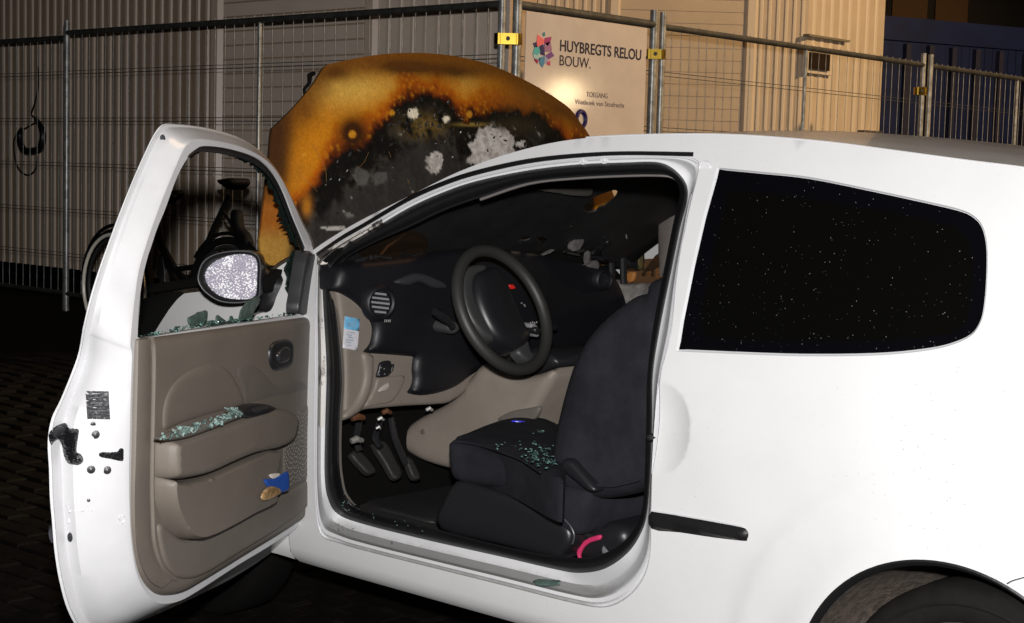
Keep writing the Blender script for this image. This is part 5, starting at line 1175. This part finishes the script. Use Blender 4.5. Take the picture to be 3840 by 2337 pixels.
# ---- sign board
SX = FXR+.035
sgl = crom
TLc, TRc = at(1975, 36, x=SX), at(2428, 98, x=SX)
ya, yb_, zt, zbm = TLc.y, TRc.y, (TLc.z+TRc.z)/2-.01, .95
sign = mk('sign_board', [(SX+o_, y, z) for o_ in (0, -.006) for (y, z) in ((ya, zbm), (yb_, zbm), (yb_, zt), (ya, zt))], [(0, 1, 2, 3), (7, 6, 5, 4), (0, 4, 5, 1), (1, 5, 6, 2), (2, 6, 7, 3), (3, 7, 4, 0)], SIGNW, None, False)
tag(sign, 'pale construction company sign with star logo and dark lettering on the fence', 'sign')
def text(body, p, size, m, parent, sx=1., bold=0., name='lettering'):
    cu = bpy.data.curves.new('t', 'FONT'); cu.body = body; cu.size = size; cu.extrude = .0004; cu.offset = bold
    ob = bpy.data.objects.new('t', cu); COL.objects.link(ob); bpy.context.view_layer.update()
    dg = bpy.context.evaluated_depsgraph_get(); me = bpy.data.meshes.new_from_object(ob.evaluated_get(dg)); bpy.data.objects.remove(ob)
    vs_ = [Vector((SX+.0015+v.co.z, p[0]+v.co.x*sx, p[1]+v.co.y)) for v in me.vertices]; fs_ = [tuple(q.vertices) for q in me.polygons]
    return mk(name, vs_, fs_, m, parent, False)
def fit(body, pl, pr_, hpx, m, bold=0.):
    a, b_ = at(*pl, x=SX), at(*pr_, x=SX); zc = (a.z+b_.z)/2; s = hpx
    o = text(body, (a.y, zc), s, m, sign, 1., bold)
    ys_ = [v.co.y for v in o.data.vertices]; w0 = max(ys_)-min(ys_); k = (b_.y-a.y)/w0; y0 = min(ys_)
    for v in o.data.vertices: v.co.y = a.y+(v.co.y-y0)*k
    return o
s6 = lambda p: T(.3466, 1900, 0, p)
def hgt(p, q): return abs(at(*p, x=SX).z-at(*q, x=SX).z)
capH = hgt(*s6([(575,425),(575,545)]))
fit('HUYBREGTS RELOU', s6([(575,547)])[0], s6([(1452,655)])[0], capH/.70, INK, .0015)
fit('BOUW.', s6([(570,708)])[0], s6([(905,742)])[0], capH/.70*.95, INK, .0)
fit('TOEGANG', s6([(860,1048)])[0], s6([(1090,1066)])[0], capH/.70*.48, INKF)
fit('Wetboek van Strafrecht', s6([(735,1130)])[0], s6([(1272,1164)])[0], capH/.70*.46, INKF)
# star logo of coloured facets
LC = at(*s6([(395, 545)])[0], x=SX)
facets = [((1,.20,.22), [(330,375),(405,430),(400,470),(330,510),(318,500)]), ((.45,.05,.25), [(412,410),(482,398),(470,450),(440,500),(405,465)]), ((.05,.25,.40), [(385,365),(405,345),(415,380),(398,398)]), ((.03,.02,.14), [(283,468),(318,455),(330,510),(300,515)]),
 ((.10,.55,.62), [(300,515),(345,505),(362,560),(330,600),(280,575)]), ((.03,.02,.16), [(345,505),(392,478),(405,560),(410,605),(365,590)]), ((.42,.20,.42), [(405,470),(470,450),(485,530),(480,560),(405,560)]), ((.22,.08,.36), [(420,600),(480,560),(512,605),(450,645)]),
 ((.45,.72,.80), [(280,580),(330,600),(360,590),(355,650),(295,630)]), ((.08,.30,.55), [(340,630),(410,605),(400,690),(385,735),(355,690)]), ((.40,.42,.66), [(410,605),(450,645),(440,670),(400,700)]), ((.40,.02,.12), [(295,635),(340,655),(330,690),(305,665)]), ((.70,.08,.22), [(440,672),(470,655),(465,712),(430,695)])]
for i, (c, pts) in enumerate(facets):
    q = [at(*p, x=SX) for p in s6(pts)]; n = len(q)
    mk('logo_facet', [(SX+.0035, p.y, p.z) for p in q]+[(SX+.0005, p.y, p.z) for p in q], [tuple(range(n))[::-1], ]+[(k, (k+1) % n, n+(k+1) % n, n+k) for k in range(n)], mat('logo_%d' % i, tuple(x_*.8 for x_ in c), rough=.5), sign, False)
# round prohibition mark partly behind the bonnet
pr_ = at(*s6([(800, 1275)])[0], x=SX); MB().tube([Vector((SX+.003, pr_.y+.040*math.cos(a), pr_.z-.01+.048*math.sin(a))) for a in [2*math.pi*k/28 for k in range(28)]], .014, 6, True).build('round_mark', mat('mark_blue', (.02, .012, .11), rough=.5), sign)

# ================================================================= BUILDINGS
def boxv(a, b_, c, d, e=None): pass
WY = 4.75
wl0 = at(-300, 600, y=WY).x; wl1 = at(1900, 600, y=WY).x
zb0 = at(100, 990, y=WY).z
bl = empty('site_building', ((wl0+wl1)/2, WY, gz(wl1, WY)), 'grey ribbed metal building with a shutter behind the left fence', 'building')
def wallbox(name, x0, x1, y0, y1, z0, z1, m, parent): return MB().box(((x0+x1)/2, (y0+y1)/2, (z0+z1)/2), (x1-x0, 0, 0), (0, y1-y0, 0), (0, 0, z1-z0)).build(name, m, parent, False)
shx1_ = at(1395, 150, y=WY).x
wallbox('wall', wl0-4, wl1, WY, WY+.25, zb0, 5.0, CLAD, bl)
wallbox('shade_strip', wl0-4, wl1, WY+.15, WY+.3, -.1, zb0, VOID, bl)  # black sheet standing in for the shaded gap under the raised wall
wallbox('lit_wall_sheet', shx1_, wl1-.002, WY-.004, WY+.002, zb0+.01, 4.99, CLADS, bl)  # paler sheet: brighter light at this end put into the colour
ribmesh = {}
def rib(parent, p, h, w, d, dirx, m, name='rib'):
    key = (round(h, 2), w, d, m.name, round(dirx.x, 2))
    if key not in ribmesh:
        nrm = Vector((dirx.y, -dirx.x, 0)); v = []
        for z in (0, h):
            for a, o_ in ((-.5, 0), (-.28, 1), (.28, 1), (.5, 0)): v.append(dirx*(a*w)+nrm*(d*o_)+Z_*z)
        me = bpy.data.meshes.new('rib'); me.from_pydata([tuple(q) for q in v], [], [(0, 1, 5, 4), (1, 2, 6, 5), (2, 3, 7, 6), (0, 3, 2, 1), (4, 5, 6, 7)]); me.materials.append(m); ribmesh[key] = me
    o = bpy.data.objects.new(name, ribmesh[key]); COL.objects.link(o); o.parent = parent; o.location = Vector(p)-parent.location; return o
shx0, shx1 = at(815, 300, y=WY).x, at(1395, 150, y=WY).x
step = at(1700, 100, y=WY).x-at(1652, 100, y=WY).x
x = wl1-.06
while x > wl0:
    if not (shx0-.05 < x < shx1+.05): rib(bl, (x, WY, zb0), 5.0-zb0, .046, .012, X_, CLADR)
    x -= step
# roller shutter: slats
shz = at(1100, -40, y=WY).z+1.2
z = zb0+.02; sh_h = .105
while z < shz:
    MB().box(((shx0+shx1)/2, WY-.006, z+sh_h/2), (shx1-shx0-.16, 0, 0), (0, .010, 0), (0, 0, sh_h-.012)).build('shutter_slat', CLADS, bl, False); z += sh_h
for xx in (shx0, shx1): rib(bl, (xx, WY, zb0), 5.0-zb0, .13, .035, X_, CLADR, 'shutter_guide')
# warm lit building on the right
ZW = 13.2
w0 = atZ(1885, 600, ZW); w1 = atZ(3008, 600, ZW); wdir = Vector((w1.x-w0.x, w1.y-w0.y, 0)).normalized(); wnrm = Vector((wdir.y, -wdir.x, 0))
br = empty('beige_building', (w1.x, w1.y, gz(w1.x, w1.y)), 'warm beige ribbed building with shutter and small dark window', 'building')
Lw = (Vector((w1.x, w1.y, 0))-Vector((w0.x, w0.y, 0))).length
def wq_(px): p = atZ(px, 600, ZW); return (Vector((p.x, p.y, 0))-Vector((w1.x, w1.y, 0))).dot(wdir)
def wbox(name, a, b_, z0, z1, d0, d1, m): 
    c = Vector((w1.x, w1.y, 0))+wdir*((a+b_)/2)+wnrm*((d0+d1)/2)+Z_*((z0+z1)/2)
    return MB().box(c, wdir*(b_-a), wnrm*(d1-d0), Z_*(z1-z0)).build(name, m, br, False)
wbox('wall', -Lw-1.5, 0, .1, 5.2, -.25, 0, CLADW)
sl0, sl1 = wq_(2285), wq_(2795)
k = 0; z = .3
while z < 5.1:
    wbox('shutter_slat', sl0, sl1, z, z+.093, 0, .007, CLADW); z += .10
for px in (2285, 2795):
    q = Vector((w1.x, w1.y, .1))+wdir*wq_(px); rib(br, q, 5.0, .11, .035, wdir, CLADWR, 'shutter_guide')
for px in list(range(2005, 2275, 34))+list(range(2832, 3005, 31)):
    q = Vector((w1.x, w1.y, .1))+wdir*wq_(px); rib(br, q, 5.0, .034, .010, wdir, CLADWR)
# return wall beyond the corner, with a lintel, a dark window and a box
EX = w1.x
def e_y(px): return at(px, 600, x=EX).y
yE = e_y(3292)
MB().box((EX-.125, (w1.y+yE)/2, 2.65), (.25, 0, 0), (0, yE-w1.y, 0), (0, 0, 5.1)).build('return_wall', CLADW, br, False)
for px in range(3030, 3290, 33):
    y_ = e_y(px); rib(br, (EX, y_, .1), 5.0, .05, .008, Y_, CLADWR)
def ebox(name, p0, p1, d, m, parent=br):
    a, b_ = at(*p0, x=EX), at(*p1, x=EX); return MB().box((EX+d/2, (a.y+b_.y)/2, (a.z+b_.z)/2), (d, 0, 0), (0, abs(b_.y-a.y), 0), (0, 0, abs(a.z-b_.z))).build(name, m, parent, False)
wf = ebox('window_frame', (3012, 172), (3105, 285), .05, CLADWR); ebox('window_pane', (3014, 196), (3082, 268), .075, mat('dark_brown_pane', (.03, .02, .014), rough=.3), br)
ebox('lintel', (3012, 128), (3165, 160), .06, mat('lintel_grey', (.22, .20, .15), rough=.6)); ebox('junction_box', (3215, 488), (3275, 530), .08, mat('box_grey', (.10, .09, .075), rough=.6))
# blue container
ZC_ = 15.6
c0 = atZ(3283, 400, ZC_); ctop = atZ(3300, 66, ZC_).z
bc = empty('container', (c0.x, c0.y, gz(c0.x, c0.y)), 'dark blue shipping container behind the fence at the right', 'container')
cdir = (Vector((atZ(3800, 600, ZC_+.9).x, atZ(3800, 600, ZC_+.9).y, 0))-Vector((c0.x, c0.y, 0))).normalized(); cn = Vector((cdir.y, -cdir.x, 0)); cw = 6.0
def cbox(name, a, b_, z0, z1, d0, d1, m):
    c = Vector((c0.x, c0.y, 0))+cdir*((a+b_)/2)+cn*((d0+d1)/2)+Z_*((z0+z1)/2); return MB().box(c, cdir*(b_-a), cn*(d1-d0), Z_*(z1-z0)).build(name, m, bc, False)
cbox('wall', 0, cw, .15, ctop, -2.4, 0, BLUE); cbox('top_beam', -.01, cw, ctop-.22, ctop+.01, -.02, .05, BLUE); cbox('bottom_beam', -.01, cw, .1, .3, -.02, .05, BLUE)
def cq(px): 
    d = ray(px, 600); A_ = Vector((c0.x, c0.y, 0)); # intersect in plan
    den = d.x*cdir.y-d.y*cdir.x; s = ((CAM.x-A_.x)*d.y-(CAM.y-A_.y)*d.x)/(cdir.x*d.y-cdir.y*d.x); return s
for px in (3366, 3452, 3537, 3625, 3712, 3810):
    a = cq(px); cbox('locking_bar', a-.03, a+.03, .3, ctop-.25, .04, .09, BLUER)
px = 3300
while px < 3840:
    a = cq(px); cbox('corrugation', a-.05, a+.05, .3, ctop-.23, 0, .035, BLUE); px += 29
# dark facade far behind the container
ZD = 24.
db = empty('dark_building', atZ(3600, 600, ZD), 'unlit dark brown facade above the blue container', 'building'); db.location.z = 0
d0, d1 = atZ(3180, 300, ZD), atZ(4300, 300, ZD); dd = Vector((d1.x-d0.x, d1.y-d0.y, 0)); dl = dd.length; dd.normalize(); dn_ = Vector((dd.y, -dd.x, 0))
MB().box(Vector((d0.x, d0.y, 3.5))+dd*dl/2, dd*dl, dn_*.3, Z_*7).build('wall', DARKP, db, False)
for px0, px1 in ((3325, 3455), (3485, 3605)):
    a, b_ = atZ(px0, 200, ZD), atZ(px1, 200, ZD); L_ = (b_-a).length; m_ = (a+b_)/2
    MB().box(Vector((m_.x, m_.y, 3.6))+dn_*.2, dd*L_, dn_*.06, Z_*5).build('window_panel', DARKB, db, False)

# ================================================================= BICYCLE
BY = 2.75
bk = empty('bicycle', (at(640, 1100, y=BY).x, BY, gz(at(640, 1100, y=BY).x, BY)), 'black bicycle leaning at the fence behind the open door', 'bicycle')
fh = at(440, 1078, y=BY); RW = .335; rh = Vector((fh.x+1.06, BY, fh.z))
bz = fh.z-RW
bk.location.z = gz(bk.location.x, BY)
def ringp(c, r, n=40): return [c+Vector((r*math.cos(2*math.pi*k/n), 0, r*math.sin(2*math.pi*k/n))) for k in range(n)]
for c in (fh, rh):
    w_ = MB().tube(ringp(c, RW), .022, 8, True).build('wheel', TYRE, bk)
    if c is fh: MB().tube(ringp(c-Vector((0, .026, 0)), RW-.016), .0105, 8, True).build('reflective_band', REFL, w_)
    MB().tube(ringp(c, RW-.035), .010, 6, True).build('rim', BIKEG, w_)
    MB().tube([c-Y_*.04, c+Y_*.04], .022, 8).build('hub', BIKEG, w_)
    for k in range(16): a = 2*math.pi*k/16; wire(bk, c, c+Vector((math.cos(a), 0, math.sin(a)))*(RW-.04), .0009, BIKEG, 'spoke')
    MB().tube([c+Vector((math.cos(a), 0, math.sin(a)))*(RW+.04) for a in np.linspace(.1, 2.5, 14)] if c is rh else [c+Vector((math.cos(a), 0, math.sin(a)))*(RW+.04) for a in np.linspace(.7, 3.0, 14)], .011, 6).build('mudguard', BIKE, bk)
def bp_(px, py, dy=0): return at(px, py, y=BY+dy)
def btube(name, pts, r, m=BIKE, n=8): return MB().tube(pts, r, n).build(name, m, bk)
bbk = bp_(715, 1062); sdl = bp_(868, 700); hb = bp_(600, 760)
btube('seat_tube', [bbk, bp_(800, 860), bp_(862, 730)], .017)
btube('down_tube', [bbk, bp_(640, 1000), bp_(585, 880)], .018)
btube('top_tube', [bp_(585, 880), bp_(660, 1010), bp_(740, 1000)], .017)
btube('chain_stay', [bbk, rh], .014); btube('seat_stay', [bp_(835, 790), bp_(880, 860), bp_(925, 930), rh], .010)
btube('fork', [fh, bp_(510, 960), bp_(560, 850), hb], .020); btube('chain_guard', [bp_(520, 1075), bp_(640, 1072), bbk], .016)
slab('saddle', crom(zg([(1125,160),(1160,150),(1200,145),(1250,150),(1265,175),(1255,205),(1230,225),(1205,240),(1180,215),(1145,195)]), 3, True), BIKE, bk, (bp_(868, 700), X_, Z_, -Y_), er=.03, h=.05, back=.09, step=.02)
slab('handlebar_grip', crom(zg([(650,330),(680,280),(700,250),(750,240),(785,262),(770,290),(730,320),(690,350)]), 3, True), BIKE, bk, (bp_(640, 740), X_, Z_, -Y_), er=.02, h=.02, back=.05, step=.02)
btube('handlebar', [bp_(655, 735, -.25), bp_(620, 745, -.1), hb, bp_(600, 740, .2)], .013)
slab('carrier_bag', crom(zg([(1210,420),(1270,410),(1290,540),(1340,600),(1360,690),(1280,720),(1250,600)]), 3, True), BIKE, bk, (bp_(900, 860), X_, Z_, -Y_), er=.02, h=.02, back=.03, step=.03)
btube('front_rack', [bp_(590, 800), bp_(605, 900), bp_(630, 1000), bp_(655, 1050)], .016)
slab('fork_glint', zg([(640,760),(665,750),(690,900),(690,1010),(650,1015),(630,900)]), BIKEG, bk, (bp_(610, 1000), X_, Z_, -Y_), er=.01, h=.01, back=.02, step=.03)
slab('reflector', crom(zg([(558,1028),(572,1020),(582,1035),(570,1046)]), 3, True), mat('amber_reflector', (.6, .14, .01), rough=.3), bk, (bp_(565, 1080), X_, Z_, -Y_), er=.006, h=.005, back=.01, step=.01)
# hanging cable loop on the building wall
cl = lambda p: T(.4058, 0, 0, p)
cab = [at(*p, y=WY-.08) for p in crom(cl([(330,1100),(380,1180),(395,1280),(360,1380),(280,1400),(220,1390),(190,1330),(180,1250),(200,1190)]), 5)]
o = MB().tube(cab, [.028*(.5+.5*math.sin(math.pi*k/(len(cab)-1))) +.006 for k in range(len(cab))], 8).build('hanging_cable', BLK, None); tag(o, 'coiled dark cable hanging on the ribbed wall at the left', 'cable')
c2_ = [at(*p, y=WY-.07) for p in crom(cl([(350,620),(352,720),(350,820),(320,960),(290,1060),(340,1120),(150,1250),(130,1400),(170,1560),(260,1620),(330,1560),(345,1440)]), 5)]
MB().tube(c2_, .008, 6).build('cable_strand', BLK, o)
c3_ = at(375, 10, y=WY)
# amber lamps glowing on the wall? (faint orange reflections of a beacon)
# ================================================================= PAVERS
pg = random.Random(2); pm = {}
def pav_mesh(i):
    if i not in pm:
        r = random.Random(100+i); L_, W_, h_ = .196, .094, .05; b_ = .008; v = []
        for (dx, z) in ((0, -h_), (0, -b_*.8), (b_, 0)):
            for sx, sy in ((-1, -1), (1, -1), (1, 1), (-1, 1)): v.append((sx*(L_/2-dx)+r.uniform(-.002, .002), sy*(W_/2-dx)+r.uniform(-.002, .002), z+(r.uniform(-.002, .002) if z == 0 else 0)))
        f = [(8, 9, 10, 11)]+[(a*4+k, a*4+(k+1) % 4, a*4+4+(k+1) % 4, a*4+4+k) for a in (0, 1) for k in range(4)]
        me = bpy.data.meshes.new('paver'); me.from_pydata(v, [], f); me.materials.append(COB); pm[i] = me
    return pm[i]
cells = []
for i in range(-60, 60):
    for j in range(-70, 90):
        x, y = i*.2+(.1 if j % 2 else 0), j*.098
        P = Vector((x, y, gz(x, y))); w = P-CAM; z = w.dot(FW)
        if z < 1.5: continue
        q = proj(P)
        if -60 < q[0] < 1980 and 1180 < q[1] < 2420 and z < 9: cells.append((z, x, y, q))
vis = []
for c in sorted(cells):
    z, x, y, q = c
    # seen left of the open door or below the sill
    if (q[0] < 330 and q[1] > 1250) or (q[0] < 260+.25*(2337-q[1])) or (q[1] > 2337-(q[0]-560)*.0 and q[0] < 600) or (q[0] > 560 and q[1] > 2060+.18*(q[0]-900)): vis.append(c)
rest = MB()
for k, (z, x, y, q) in enumerate(vis):
    if k < 300:
        o = bpy.data.objects.new('paver', pav_mesh(k % 9)); COL.objects.link(o); o.parent = ground; o.location = (x, y, gz(x, y)+pg.uniform(-.004, .004)); o.rotation_euler = (pg.uniform(-.02, .02), pg.uniform(-.02, .02), pg.uniform(-.02, .02))
    else:
        hh = gz(x, y)+pg.uniform(-.004, .004); a, b_ = .096, .046
        rest.add([(x-a, y-b_, hh), (x+a, y-b_, hh), (x+a, y+b_, hh), (x-a, y+b_, hh)], [(0, 1, 2, 3)])
if rest.v:
    o = rest.build('distant_pavers', COB, ground, False); o['kind'] = 'stuff'
